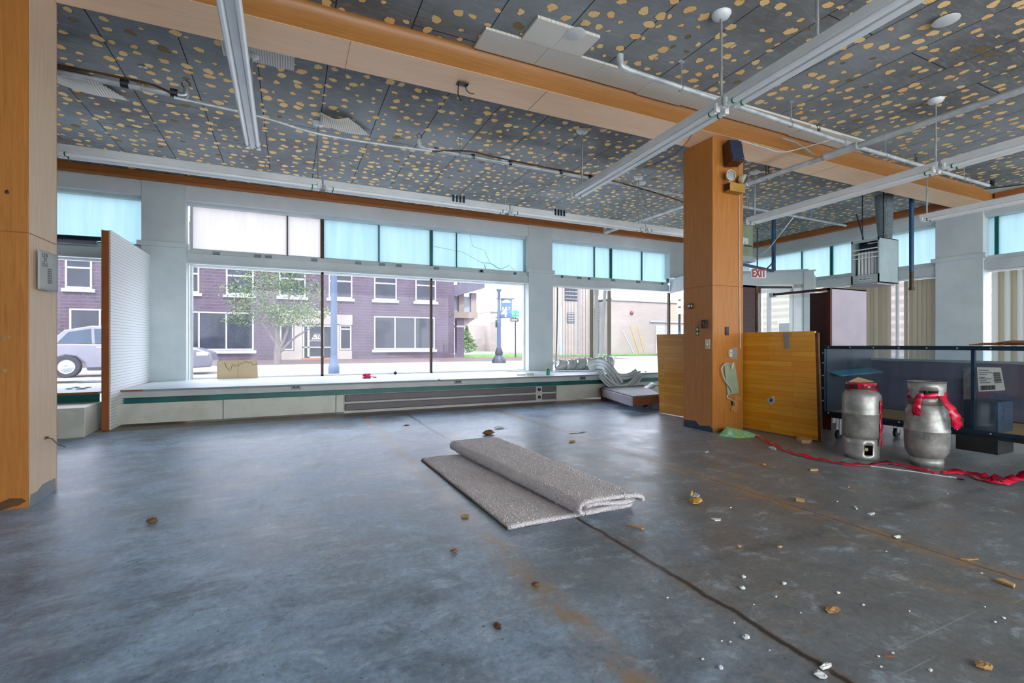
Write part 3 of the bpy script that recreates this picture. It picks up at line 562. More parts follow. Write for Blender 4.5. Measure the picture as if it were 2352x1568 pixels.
obj('wall', MB().box((-40, BYF, GZ), (bxe, BYF + 12, 8.6)), m['brown_brick'], bb)
obj('parapet', MB().box((-40.2, BYF - .15, 8.6), (bxe + .15, BYF + 12, 8.95)), m['stone'], bb)
def bwin(x0, x1, z0, z1, bars_x=(), bars_z=(), sill=True, fr=.09):
    t = obj('window', MB().box((x0, BYF - .05, z0), (x0 + fr, BYF + .1, z1)).box((x1 - fr, BYF - .05, z0), (x1, BYF + .1, z1)).box((x0 + fr, BYF - .05, z1 - fr), (x1 - fr, BYF + .1, z1)).box((x0 + fr, BYF - .05, z0), (x1 - fr, BYF + .1, z0 + fr)), m['win_white'], bb)
    for x in bars_x: obj('mullion', MB().box((x - .045, BYF - .048, z0 + fr), (x + .045, BYF + .1, z1 - fr)), m['win_white'], t)
    for z in bars_z: obj('transom_bar', MB().box((x0 + fr, BYF - .045, z - .05), (x1 - fr, BYF + .1, z + .05)), m['win_white'], t)
    obj('pane', quadY(x0 + .02, x1 - .02, z0 + .02, z1 - .02, BYF - .012), m['dark_glass'], t)
    if sill: obj('sill', MB().box((x0 - .15, BYF - .14, z0 - .22), (x1 + .15, BYF + .1, z0 - .02)), m['win_white'], t)
BX = lambda px: onY(px, 700, BYF).x
for a, b in ((396, 458), (519, 583), (641, 702), (755, 809), (859, 911), (954, 1001)): bwin(BX(a), BX(b), 4.22, 6.6, (), (5.4,))
for a, b in ((150, 212), (270, 332)): bwin(BX(a), BX(b), 4.22, 6.6, (), (5.4,))
bwin(BX(395), BX(583), .62, 3.05, (BX(457), BX(520)), ()); bwin(BX(859), BX(998), .62, 3.02, (BX(907), BX(953)), ())
bwin(BX(160), BX(300), .62, 3.05, (BX(230),), ())
# cream entrance with glazed door
en = obj('entrance_surround', MB().box((BX(640), BYF - .12, 2.35), (BX(809), BYF + .1, 3.05)).box((BX(676), BYF - .12, GZ), (BX(694), BYF + .1, 2.4)).box((BX(766), BYF - .12, GZ), (BX(779), BYF + .1, 2.4)).box((BX(640), BYF - .1, GZ), (BX(676), BYF + .1, .55)).box((BX(778), BYF - .1, GZ), (BX(808), BYF + .1, .55)).prism([(BX(700), BYF - .14, 3.05), (BX(766), BYF - .14, 3.05), (BX(755), BYF - .14, 3.25), (BX(733), BYF - .14, 3.32), (BX(711), BYF - .14, 3.25)], (0, .2, 0)), m['stone'], bb)
text_mesh('400', .34, frame4((BX(736), BYF - .15, 2.88), (1, 0, 0), (0, 0, 1)), en, 'street_number', m['ink'], .02, sx=1.25)
bwin(BX(643), BX(674), .6, 2.35, (), (), False); bwin(BX(780), BX(807), .6, 2.33, (), (2.05,), False)
dr = obj('door', MB().box((BX(695), BYF - .06, GZ), (BX(699), BYF + .1, 2.4)).box((BX(706), BYF - .06, GZ), (BX(711), BYF + .1, 2.4)).box((BX(739), BYF - .06, GZ), (BX(744), BYF + .1, 2.4)).box((BX(760), BYF - .06, GZ), (BX(765), BYF + .1, 2.4)).box((BX(695), BYF - .065, 2.2), (BX(765), BYF + .1, 2.41)).box((BX(706), BYF - .06, GZ), (BX(744), BYF + .1, GZ + .25)).box((BX(695), BYF - .06, .75), (BX(765), BYF, .82)), m['win_white'], bb)
obj('pane', quadY(BX(695), BX(765), GZ + .05, 2.3, BYF - .02), m['dark_glass'], dr)
pl = obj('door_plate', MB().prism([(BX(715), BYF - .075, 1.32), (BX(737), BYF - .075, 1.32), (BX(739), BYF - .075, 1.66), (BX(739.5), BYF - .075, 1.7), (BX(721), BYF - .075, 1.7)], (0, .01, 0)), m['win_white'], dr)
obj('stripe', MB().box((BX(711), BYF - .08, 1.2), (BX(739), BYF - .07, 1.25)), m['win_white'], dr)
text_mesh('CTL', .36, frame4((BX(728), BYF - .085, 1.54), (1, 0, 0), (.3, 0, 1)), pl, 'lettering', m['ink'], .01, .006, sx=.95)
obj('threshold', MB().box((BX(692), BYF - .3, GZ + .05), (BX(766), BYF, GZ + .16)), m['red_board'], bb)
# porch at the corner of the brown building
ph = thing('corner_porch', 'timber balcony with a brick post at the corner of the brown building', 'porch', (bxe + .8, BYF + 1, GZ)); bxw = bxe; bxe = bxe + .2
xa, xb = onY(1050, 800, BYF + 1.5).x, onY(1066, 800, BYF + 1.5).x; xf = onY(1095, 720, BYF + 1.5).x; yP = BYF + 1.5
obj('brick_post', MB().box((xa, yP, GZ), (xb, yP + .6, 3.1)), m['brown_brick'], ph); obj('post_band', MB().box((xa - .05, yP - .05, 2.35), (xb + .05, yP + .65, 2.5)), m['stone'], ph)
obj('timber_post', MB().box((xa + .15, yP, 3.1), (xb - .0, yP + .4, 7.2)), m['porch'], ph)
obj('deck', MB().box((bxe, yP - .2, 3.1), (xf, yP + 5, 3.6)), m['porch'], ph); obj('railing', MB().box((bxe, yP + .3, 3.6), (xf - .4, yP + .4, 4.9)), m['grey_paint'], ph)
obj('corner_post', MB().box((xf - .5, yP, 3.6), (xf, yP + .5, 5.2)), m['porch'], ph)
obj('porch_roof', MB().prism([(bxe, yP - .6, 4.75), (bxe, yP + 5, 4.75), (bxe + 2.7, yP + 5, 5.55), (bxe + 2.7, yP - .6, 5.55)], (0, 0, .9)), m['roof_dark'], ph)
obj('bracket', MB().prism([(xb, yP + .1, 2.4), (xb + 1.0, yP + .1, 3.1), (xb, yP + .1, 3.1)], (0, .15, 0)), m['porch'], ph)
bxe = bxw
# far white industrial buildings
Y2 = 62.0
def onG(px, py): return onZ(px, py, GZ)
wb = thing('pale_warehouse', 'low pale stucco warehouse with two small windows, behind the banner lamp post', 'building', onY(1150, 800, Y2))
z_ = lambda py, px: onY(px, py, Y2).z
xa, xb = onY(1126, 800, Y2).x, onY(1262, 800, Y2).x
obj('wall', MB().box((xa, Y2, GZ), (xb, Y2 + 15, z_(713, 1140))), m['white_brick'], wb); obj('parapet', MB().box((xa - .1, Y2 - .2, z_(716, 1140)), (xb, Y2 + 15, z_(711, 1140))), m['grey_paint'], wb)
x3 = onY(1060, 800, Y2 + 3).x; obj('annex', MB().box((x3, Y2 + 2, GZ), (xa, Y2 + 14, z_(748, 1100))), m['white_brick'], wb)
for a, b, t_, u_ in ((1138, 1150, 735, 751), (1169, 1182, 732, 750)): obj('window', MB().box((onY(a, 740, Y2).x, Y2 - .06, z_(u_, a)), (onY(b, 740, Y2).x, Y2 + .1, z_(t_, a))), m['dark_glass'], wb)
obj('door', MB().box((onY(1115, 780, Y2 + 2).x, Y2 + 1.9, GZ), (onY(1121, 780, Y2 + 2).x, Y2 + 2.1, z_(770, 1118))), m['dark_metal'], wb)
Y3 = 40.0
xa, xb = onY(1266, 700, Y3).x, onY(1403, 700, 38.0).x - .1; z3 = lambda py, px: onY(px, py, Y3).z
lb = thing('louvred_building', 'tall cream block with louvred windows seen through the hanging slats', 'building', ((xa + xb) / 2, Y3, GZ))
obj('wall', MB().box((xa, Y3, GZ), (xb, Y3 + 12, 9.5)), m['white_brick'], lb)
for a, b, t_, u_ in ((1297, 1325, 640, 690), (1302, 1319, 718, 741), (1364, 1375, 708, 736), (1366, 1375, 662, 678)):
    f_ = obj('window', MB().box((onY(a, 700, Y3).x, Y3 - .06, z3(u_, a)), (onY(b, 700, Y3).x, Y3 + .1, z3(t_, a))), m['dark_glass'], lb); lv = MB(); n = 6
    for k in range(n): zz = z3(u_, a) + (z3(t_, a) - z3(u_, a)) * (k + .5) / n; lv.box((onY(a, 700, Y3).x, Y3 - .1, zz - .04), (onY(b, 700, Y3).x, Y3 - .06, zz + .04))
    obj('louvres', lv, m['grey_paint'], f_)
obj('downpipe', MB().tube([(onY(1329, 700, Y3).x, Y3 - .1, GZ), (onY(1329, 700, Y3).x, Y3 - .1, 7)], .1, 8), m['grey_paint'], lb)
Y4 = 38.0; xb4 = onY(1640, 700, Y4).x; xa4 = onY(1403, 700, Y4).x; z4 = lambda py, px: onY(px, py, Y4).z
xa4 = xb + .15
gb = thing('garage_building', 'single-storey cream brick garage with a pale overhead door and slanted stripes', 'building', ((xa4 + xb4) / 2, Y4, GZ))
obj('wall', MB().box((xa4, Y4, GZ), (xb4, Y4 + 12, z4(686, 1412))), m['white_brick'], gb)
obj('coping', MB().box((xa4, Y4 - .12, z4(690, 1412)), (xb4, Y4 + 12, z4(684, 1412))), m['grey_paint'], gb)
obj('overhead_door', MB().box((onY(1505, 760, Y4).x, Y4 - .08, GZ), (onY(1571, 760, Y4).x, Y4 + .1, z4(748, 1540))), m['win_white'], gb)
obj('lintel', MB().box((onY(1492, 760, Y4).x, Y4 - .12, z4(741, 1540)), (onY(1571, 760, Y4).x, Y4 + .1, z4(737, 1540))), m['grey_paint'], gb)
obj('alarm_bell', MB().ball(onY(1451, 718, Y4 - .05), .19), m['bell_red'], gb, smooth=True)
for a, b, mt in ((1428, 1455, 'win_white'), (1447, 1468, 'amber_box'), (1463, 1480, 'amber_box')):
    p, q = onY(a, 757 - (a > 1440) * 8, Y4 - .03), onY(b, 812, Y4 - .03); obj('stripe', MB().prism([p, p + Vector((.12, 0, 0)), q + Vector((.12, 0, 0)), q], (0, .02, 0)), m[mt], gb)
struct('grass_verge', 'strip of green verge in front of the cream buildings', 'lawn', MB().box((xa - 3, Y4 - 3.2, GZ - .2), (onY(1500, 810, Y4).x, Y4 - .02, GZ + .14)), m['grass'])
struct('grass_corner', 'strip of green verge by the banner lamp post', 'lawn', MB().box((bxe + 1.5, 40, GZ - .2), (onY(1210, 806, 42).x + 6, 44, GZ + .1)), m['grass'])
cbk = thing('cream_block', 'cream brick building across the side street, glimpsed between the beige slats', 'building', (33, 8, GZ))
obj('wall', MB().box((30, -10, GZ), (40, 30, 6.2)), m['white_brick'], cbk); obj('coping', MB().box((29.8, -10.2, 6.2), (40, 30.2, 6.5)), m['grey_paint'], cbk)
for y_ in (-4, 1, 6, 11, 15.2, 20): f_ = obj('window', MB().box((29.93, y_, 1.0), (30.1, y_ + 1.8, 2.5)), m['win_white'], cbk); obj('pane', MB().box((29.9, y_ + .1, 1.1), (29.93, y_ + 1.7, 2.4)), m['dark_glass'], f_)
# trees and shrubs
def tree(name, label, base, h, crown, blobs, nleaf, ls, trunk, seed):
    rg_ = random.Random(seed); t = thing(name, label, 'tree', base); b = Vector(base)
    bk = MB(); 
    for pts, r0, r1 in trunk:
        pts = spline([b + Vector(p) for p in pts], 6); bk.tube(pts, [r0 + (r1 - r0) * i / (len(pts) - 1) for i in range(len(pts))], 8)
    if bk.v: obj('trunk', bk, m['bark'], t, smooth=True)
    lv = [MB(), MB()]
    for i in range(nleaf):
        c, s = blobs[rg_.randrange(len(blobs))]
        while True:
            d = Vector((rg_.uniform(-1, 1), rg_.uniform(-1, 1), rg_.uniform(-1, 1)))
            if .25 < d.length < 1: break
        p = b + Vector(c) + Vector((d.x * s[0], d.y * s[1], d.z * s[2])); l = ls * rg_.uniform(.6, 1.3)
        u = Vector((rg_.gauss(0, 1), rg_.gauss(0, 1), rg_.gauss(0, .6))).normalized(); v = u.cross(Vector((rg_.gauss(0, 1), rg_.gauss(0, 1), rg_.gauss(0, 1)))).normalized()
        lv[rg_.random() < .35].add([p - u * l, p + v * l * .45, p + u * l, p - v * l * .45], [(0, 1, 2, 3)])
    f_ = obj('foliage', lv[0], m['leaf'], t)
    obj('dark_foliage', lv[1], m['leaf2'], t)  # darker leaf tone, picked at random through the crown
    return t
tb = onG(637, 838); rg2 = random.Random(3)
blobs = [((rg2.uniform(-1.9, 1.9), rg2.uniform(-1.6, 1.6), 3.0 + rg2.uniform(-.6, 2.6)), (.85, .85, .55)) for k in range(34)] + [((rg2.uniform(-1.4, 1.4), 0, 2.2 + rg2.uniform(0, 1.2)), (.7, .7, .4)) for k in range(9)] + [((2.3, 0, 2.9), (.9, .8, .3)), ((1.6, 0, 2.2), (.7, .6, .25)), ((-1.9, 0, 2.4), (.8, .6, .3))]
tree('street_tree', 'young leafy street tree in front of the brown brick building', tb, 5.5, 0, blobs, 9000, .062,
     [([(0, 0, 0), (.02, 0, 1.2), (-.1, 0, 2.6), (-.2, 0, 4.6)], .2, .04), ([(.02, 0, .7), (.45, 0, 1.7), (.7, .1, 3.4)], .11, .03), ([(.05, 0, .6), (.9, 0, 1.5), (2.2, 0, 2.3)], .09, .02), ([(0, 0, 1.0), (-.6, .1, 2.0), (-1.6, 0, 3.2)], .08, .02), ([(-.05, 0, 2), (.4, .3, 3.2), (.9, .2, 4.6)], .07, .02)], 5)
sb = onY(1072, 782, Y2 - 4); tree('clipped_shrub', 'clipped conical green shrub beside the pale warehouse', (sb.x, sb.y, GZ - .0), 3, 0, [((0, 0, .62 + .52 * k), (1.5 - .33 * k, 1.5 - .33 * k, .7)) for k in range(5)], 1500, .2, [], 8)
hb = onY(1095, 750, Y2 + 18); tree('distant_tree', 'pale green tree canopy rising behind the low warehouse annex', (hb.x, hb.y, GZ), 6, 0, [((-4 + 2.6 * k, 0, 4.2 + .5 * (k % 2) + .25 * k), (2.2, 2, 1.4)) for k in range(5)], 1500, .35, [([(0, 0, 0), (0, 0, 4)], .3, .2)], 9)
# street furniture
lp = onG(767, 858); t = thing('street_lamp', 'blue-grey fluted lamp post seen beside the brown window mullion', 'lamp post', lp)
obj('base', MB().lathe([(.2, 0), (.2, .25), (.15, .4), (.125, .7)], lp, 16), m['sky_blue_pole'], t, smooth=True); obj('pole', MB().lathe([(.12, .7), (.105, 6)], lp, 14), m['sky_blue_pole'], t, smooth=True)
l2 = onG(1146, 833); t = thing('banner_lamp', 'slim lamp post with a globe and a blue holiday banner', 'lamp post', l2)
sc_ = (onG(1146, 833) - O0).length / 1100 * .95; hz = lambda py: CAMZ + (HOR - py) / FOC * (l2.x * SA + l2.y * CA)
obj('base', MB().lathe([(.42, 0), (.4, .2), (.2, .45), (.24, .6), (.13, .9)], l2, 16), m['dark_metal'], t, smooth=True); obj('pole', MB().lathe([(.12, .9 ), (.09, hz(672) - GZ), (.17, hz(664) - GZ)], l2, 12), m['sky_blue_pole'], t, smooth=True)
obj('globe', MB().lathe([(.17, 0), (.34, .35), (.36, .6), (.25, .95), (0, 1.05)], (l2.x, l2.y, hz(664)), 16), m['tube_glass'], t, smooth=True)
for py in (686, 729): obj('arm', MB().bar((l2.x - .2, l2.y - .0, hz(py)), (l2.x + .85, l2.y - .3, hz(py)), .05, .05), m['dark_metal'], t)
rx, ry = Vector((CA, -SA, 0)), Vector((0, 0, 1)); bo = atD(1163, 707.5, l2.x * SA + l2.y * CA); bw = .33; bh = (hz(686) - hz(729)) / 2
bn = obj('banner', MB().prism([bo + rx * a * bw + ry * b * bh for a, b in ((-1, -1), (1, -1), (1, 1), (-1, 1))], rx.cross(ry) * -.01), m['banner'], t)
text_mesh('JULY', .24, frame4(bo + rx.cross(ry) * .012 + ry * (-.02), rx, ry), bn, 'lettering', m['win_white'], .004, .006)
text_mesh('4', .8, frame4(bo + rx.cross(ry) * .012 + ry * (-bh * .55) - rx * .12, rx, ry), bn, 'numeral', m['win_white'], .004, .012)
obj('emblem', MB().prism([bo + rx.cross(ry) * .008 + rx * (.26 * math.cos(a)) + ry * (bh * .62 + .16 * max(math.sin(a), -.2)) for a in [2 * PI * k / 20 for k in range(20)]], rx.cross(ry) * .006), m['win_white'], bn)
l3 = onG(1184, 822); t = thing('sign_post', 'thin street sign post with green name plates and a round sign back', 'sign post', l3); d3 = l3.x * SA + l3.y * CA; hz3 = lambda py: CAMZ + (HOR - py) / FOC * d3
obj('pole', MB().tube([(l3.x, l3.y, GZ), (l3.x, l3.y, hz3(712))], .05, 8), m['dark_metal'], t)
def plate(px0, px1, py0, py1, mt, name, off=.06):
    a, b, c, d = [atD(x, y, d3 - off) for x, y in ((px0, py1), (px1, py1), (px1, py0), (px0, py0))]; return obj(name, MB().prism([a, b, c, d], rx.cross(ry) * -.02), m[mt], t)
plate(1177, 1192, 713, 720, 'street_green', 'upper_name_plate'); plate(1174, 1191, 722, 728, 'street_green', 'name_plate'); o = plate(1172, 1191, 731, 738, 'ink', 'arrow_plate')
a = [atD(x, y, d3 - .08) for x, y in ((1174, 733), (1187, 733), (1190, 734.5), (1187, 736), (1174, 736))]; obj('arrow', MB().prism(a, rx.cross(ry) * -.01), m['win_white'], o)
c3 = atD(1184, 752, d3 + .05); obj('round_sign_back', MB().prism([c3 + rx * .36 * math.cos(k * PI / 12) + ry * .36 * math.sin(k * PI / 12) for k in range(24)], rx.cross(ry) * -.02), m['walk'], t)
up = onG(1288, 818); t = one('utility_pole', 'thick grey utility pole with a white tag, seen behind the slats', 'pole', MB().tube([up, up + Vector((0, 0, hz3(690)))], .22, 10), m['grey_paint'], smooth=True)
u5 = onG(1561, 815); d5 = u5.x * SA + u5.y * CA; zz = lambda py: CAMZ + (HOR - py) / FOC * d5
t = thing('transformer_pole', 'dark pole with pale transformer boxes seen beside the orange column', 'pole', u5); obj('pole', MB().tube([u5, u5 + Vector((0, 0, zz(650) - GZ))], .14, 10), m['sky_blue_pole'], t)
for a_, b_ in ((672, 688), (692, 704), (708, 722)): obj('box', MB().box((u5.x - .42, u5.y - .5, zz(b_)), (u5.x + .1, u5.y - .1, zz(a_))), m['walk'], t, bevel=.03)
obj('conduit', MB().tube([(u5.x - .2, u5.y - .2, zz(760)), (u5.x - .2, u5.y - .2, zz(722))], .08, 8), m['dark_metal'], t)
# silver car on the street
c0 = onG(125, 868); cy = c0.y; cx0 = onY(66, 800, cy).x; L = 4.55; KC = 1.13
car = thing('silver_car', 'silver hatchback driving past outside the display windows', 'car', (cx0 + L / 2, cy + .9, GZ))
def carsec(prof, y0, y1): return MB().prism([(cx0 + x * KC, y0, GZ + z * KC) for x, z in prof], (0, y1 - y0, 0))
body = [(0.05, .38), (0, .62), (.12, .98), (.9, 1.02), (3.2, .98), (4.1, .86), (4.48, .7), (4.55, .45), (4.5, .25), (3.98, .22), (3.94, .42), (3.75, .62), (3.5, .66), (3.25, .6), (3.08, .4), (3.05, .2), (1.3, .2), (1.26, .42), (1.06, .62), (.82, .66), (.6, .58), (.42, .4), (.4, .24)]
obj('body', carsec(body, cy, cy + 1.75), m['car_paint'], car, bevel=.05)
cab = [(.35, 1.0), (.75, 1.42), (1.4, 1.56), (2.2, 1.52), (3.25, .98)]
ro = MB(); n = len(cab); A = [Vector((cx0 + x * KC, cy + .04 + .16 * (z - 1), GZ + z * KC)) for x, z in cab]; B = [Vector((p.x, 2 * cy + 1.75 - p.y, p.z)) for p in A]
ro.add(A + B, [tuple(range(n)), tuple(range(2 * n - 1, n - 1, -1))] + [(i, (i + 1) % n, n + (i + 1) % n, n + i) for i in range(n)]); obj('cabin', ro, m['car_paint'], car, bevel=.03)
for q in ([(.62, 1.04), (.86, 1.36), (1.38, 1.47), (1.42, 1.02)], [(1.5, 1.02), (1.46, 1.47), (2.16, 1.44), (2.9, 1.0)]):
    obj('side_window', MB().prism([(cx0 + x * KC, cy + .02 + .16 * (z - 1), GZ + z * KC) for x, z in q], (0, .02, 0)), m['car_glass'], car)
for wx in (.84, 3.52):
    wv = MB(); wv.m = Matrix.Translation((cx0 + wx * KC, cy + .1, GZ + .33 * KC)) @ Matrix.Rotation(PI / 2, 4, 'X') @ Matrix.Scale(KC, 4); wv.lathe([(.2, -.1), (.31, -.1), (.33, -.06), (.33, .08), (.31, .11), (.21, .11), (.2, .06)], n=24, cap=False); wh = obj('wheel', wv, m['rubber'], car, smooth=True)
    hv = MB(); hv.m = wv.m; hv.lathe([(.0, .1), (.05, .11), (.19, .09), (.21, .1)], n=20, cap=False); obj('hubcap', hv, m['steel'], wh)
obj('headlamp', MB().box((cx0 + 4.1 * KC, cy - .015, GZ + .7), (cx0 + 4.42 * KC, cy + .05, GZ + .84)), m['lens'], car, bevel=.01)
obj('sill_trim', MB().box((cx0 + 1.5, cy - .012, GZ + .26), (cx0 + 3.3, cy + .02, GZ + .34)), m['dark_metal'], car)
obj('door_handle', MB().box((cx0 + 1.75, cy - .02, GZ + 1.0), (cx0 + 1.94, cy + .01, GZ + 1.04)), m['steel'], car)
# ================================================================ LAMPS
def fixture(label, a, b, zb, rods, group='fluorescent strip lights', clips=(), open_side=False, sockets=True, w=.11):
    """strip light from a to b (xy), housing foot at zb; rods = fractions along it that carry a hanger"""
    a, b = Vector((a[0], a[1], 0)), Vector((b[0], b[1], 0)); d = (b - a).normalized(); s = Vector((-d.y, d.x, 0)); L = (b - a).length; mid = (a + b) / 2
    t = thing('fluorescent_light', label, 'ceiling light', (mid.x, mid.y, zb), group)
    A = a + Vector((0, 0, zb)); prof = [(-w / 2, .03), (-w / 2 + .012, .1), (w / 2 - .012, .1), (w / 2, .03), (w * .2, .012), (-w * .2, .012)]
    obj('housing', MB().prism([A + s * x + Vector((0, 0, z)) for x, z in prof], d * L), m['white_metal'], t, bevel=.004)
    for k in (-1, 1):
        p0, p1 = A + s * (k * w * .42) + d * .05, A + s * (k * w * .42) + d * (L - .05)
        obj('tube', MB().tube([p0, p1], .019, 12), m['tube_glass'], t, smooth=True)
        for e, dd in ((p0, -1), (p1, 1)):
            obj('lamp_holder', MB().bar(e + d * (dd * .0) + Vector((0, 0, .02)), e + d * (dd * .028) + Vector((0, 0, .02)), .042, .07), m['white_metal'], t, bevel=.004)
            obj('clip_ring', MB().tube([e - d * (dd * .05), e - d * (dd * .062)], .0225, 12), m['green_clip'], t)
    for f in rods:
        p = a + d * (L * f); r = obj('hanger_rod', MB().tube([(p.x, p.y, zb + .1), (p.x, p.y, CZ - .02)], .011, 8), m['galv'], t, smooth=True)
        obj('canopy', MB().lathe([(.0, -.045), (.03, -.045), (.062, -.03), (.075, -.008), (.075, 0)], (p.x, p.y, CZ), 20), m['white_metal'], r, smooth=True)
    for f in clips:
        p = A + d * (L * f) + s * (-w / 2 - .004)
        for q in range(4): obj('wire_clip', MB().box((p.x + .05 * q - .011, p.y - .012, zb + .04), (p.x + .05 * q + .011, p.y + .012, zb + .13)), m['navy'], t)
    return t
ZF = 2.93
fixture('white twin-tube strip light hanging alone in front of the long transom window', (-.32, 5.24), (-.30, 2.78), ZF, (.1, .95))
fixture('white twin-tube strip light ending before the orange column, with loose wires below it', (3.33, 5.26), (3.16, 2.76), ZF, (.08, .985))
fixture('white twin-tube strip light, nearest segment crossing the upper corner of the picture', (3.155, 2.73), (2.99, .25), ZF, (.3,))
fixture('dusty strip light with a frilled edge hanging between the column and the unit heater', (6.55, 5.28), (6.40, 2.76), ZF, (.05, .985))
fixture('strip light continuing from the dusty frilled one past its coupling', (6.395, 2.73), (6.25, .3), ZF, (.6,))
fixture('strip light ending in front of the side-wall pilaster', (8.8, 4.03), (8.72, 1.5), ZF, (.03, .6))
xs = [-4.6, -2.13, .36, 2.85, 5.33, 7.8]
labs = ['strip light of the window row, hidden behind the bleached column', 'strip light of the window row above the slat wall divider', 'strip light of the window row above the widest display window, with a dark connector', 'strip light of the window row in front of the middle pilaster, with a dark connector', 'strip light of the window row passing behind the orange column']
for i in range(1, 5):
    fixture(labs[i], (xs[i] + .01, 6.17 + .03 * i), (xs[i + 1] - .01, 6.2 + .03 * i), ZF, (.985,) if i < 4 else (.6,), clips=((.66,) if i == 2 else (.3,) if i == 3 else ()))
# electrical covers and stray canopies on the ceiling
def disc(px, py, label, r=.075, tilt=0):
    p = onZ(px, py, CZ - .03); t = thing('ceiling_box_cover', label, 'ceiling plate', (p.x, p.y, CZ), 'ceiling junction covers')
    obj('box', MB().lathe([(.05, -.03), (.05, 0)], (p.x, p.y, CZ), 14), m['dark_metal'], t)
    obj('cover', MB().lathe([(0, -.04), (r * .8, -.038), (r, -.03), (r, -.026), (0, -.026)], (p.x, p.y, CZ), 22), m['white'], t, smooth=True)
disc(1322, 78, 'white round junction cover at the edge of the pierced ceiling tiles', .085); disc(2173, 48, 'white round junction cover under the upper corner strip light', .09)
for px, py, h, label in ((1338, 300, .0, 'white ceiling canopy cup with a thin drop rod beside the beam'), (1467, 407, .74, 'white ceiling canopy with a thin drop rod near the orange column'), (742, 268, 0, '')):
    if not label or h == 0: continue
    p = onZ(px, py, CZ); t = thing('drop_rod', label, 'hanger', (p.x, p.y, CZ)); obj('canopy', MB().lathe([(0, -.045), (.062, -.03), (.075, 0)], p, 18), m['white_metal'], t, smooth=True); obj('rod', MB().tube([(p.x, p.y, CZ - .04), (p.x, p.y, CZ - h)], .009, 8), m['galv'], t)
# ================================================================ SPRINKLER PIPES
def hang(t, x, y, zp, r=.02, ax='x'):
    h = obj('hanger', MB().tube([(x, y, zp + r), (x, y, CZ)], .006, 6), m['galv'], t)
    obj('ring', MB().tube([(x + (0 if ax == 'x' else 1.3 * r * math.cos(a)), y + (1.3 * r * math.cos(a) if ax == 'x' else 0), zp + 1.3 * r * math.sin(a)) for a in [2 * PI * k / 14 for k in range(15)]], .005, 6), m['galv'], h)
    obj('flange', MB().box((x - .035, y - .015, CZ - .008), (x + .035, y + .015, CZ)), m['galv'], h)
def head(t, x, y, z):
    h = obj('sprinkler_head', MB().tube([(x, y, z), (x, y, z + .06)], .014, 8).tube([(x - .025, y, z + .05), (x - .02, y, z + .1), (x + .02, y, z + .1), (x + .025, y, z + .05)], .005, 6), m['knob_metal'], t)
    obj('deflector', MB().lathe([(.0, .1), (.028, .1), (.028, .105), (0, .105)], (x, y, z), 12), m['knob_metal'], h)
t = thing('main_pipe', 'thick silver sprinkler main running under the beam past the column', 'pipe', (6.05, 4, 3.4))
obj('pipe', MB().tube([(6.16, .4, 3.4), (6.05, 8.3, 3.4)], .034, 14), m['pipe'], t, smooth=True)
obj('coupling', MB().tube([(6.105, 3.42, 3.4), (6.10, 3.80, 3.4)], .046, 14), m['pipe'], t, smooth=True); obj('riser', MB().tube([(6.105, 3.52, 3.4), (6.105, 3.52, 3.47)], .03, 12), m['pipe'], t, smooth=True)
obj('elbow', MB().tube(spline([(6.05, 8.25, 3.4), (6.05, 8.33, 3.4), (6.05, 8.36, 3.44), (6.05, 8.36, 3.5)], 4), .038, 12), m['pipe'], t, smooth=True)
for y in (1.4, 4.9, 7.2): hang(t, 6.16 - .11 * (y - .4) / 7.9, y, 3.4, .034, 'y')
obj('stirrup', MB().tube([(6.06, 4.62, CZ), (6.08, 4.6, 3.38), (6.10, 4.6, 3.365), (6.13, 4.6, 3.38), (6.14, 4.62, CZ)], .006, 6), m['dark_metal'], t)
t = thing('branch_pipe', 'silver sprinkler branch crossing above the upper corner strip light', 'pipe', (6, 3.5, 3.45))
obj('pipe', MB().tube([(2.66, 3.4, 3.47), (4.4, 3.46, 3.465), (6.1, 3.53, 3.46), (9.7, 3.56, 3.46)], .023, 12), m['pipe'], t, smooth=True)
obj('elbow', MB().tube(spline([(2.70, 3.4, 3.47), (2.64, 3.4, 3.48), (2.62, 3.4, 3.53), (2.62, 3.4, 3.58)], 4), .03, 12), m['pipe'], t, smooth=True)
obj('tee', MB().tube([(6.0, 3.525, 3.46), (6.2, 3.53, 3.46)], .036, 12), m['pipe'], t, smooth=True)
obj('end_elbow', MB().tube(spline([(9.66, 3.56, 3.46), (9.74, 3.56, 3.46), (9.77, 3.56, 3.5), (9.77, 3.56, 3.56)], 4), .028, 12), m['dark_metal'], t, smooth=True)
for x in (3.35, 5.0, 6.9, 8.9): hang(t, x, (3.4 + .0345 * (x - 2.66)) if x < 4.4 else (3.46 + .041 * (x - 4.4)) if x < 6.1 else 3.53 + .0083 * (x - 6.1), 3.462, .023)
for x in (5.55, 7.6): head(t, x, 3.53, 3.48)
t = thing('window_branch_pipe', 'silver sprinkler branch strapped to a copper tube above the window row of lights', 'pipe', (4, 5.95, 3.5))
obj('pipe', MB().tube([(1.5, 5.9, 3.5), (4.2, 5.95, 3.5), (10.3, 6.0, 3.46)], .021, 10), m['pipe'], t, smooth=True)
obj('elbow', MB().tube(spline([(1.54, 5.9, 3.5), (1.48, 5.9, 3.51), (1.46, 5.9, 3.55), (1.46, 5.9, 3.60)], 4), .027, 10), m['pipe'], t, smooth=True)
obj('valve_wheel', MB().tube([(1.46 + .03 * math.cos(a), 5.88, 3.63 + .03 * math.sin(a)) for a in [2 * PI * k / 14 for k in range(15)]], .006, 6), m['knob_metal'], t)
obj('copper_tube', MB().tube(spline([(1.6, 5.89, 3.47), (2.1, 5.9, 3.56), (2.5, 5.9, 3.545), (3.3, 5.93, 3.54), (4.2, 5.94, 3.53), (5.2, 5.93, 3.45), (5.9, 5.93, 3.36)], 6), .011, 8), m['rust'], t, smooth=True)
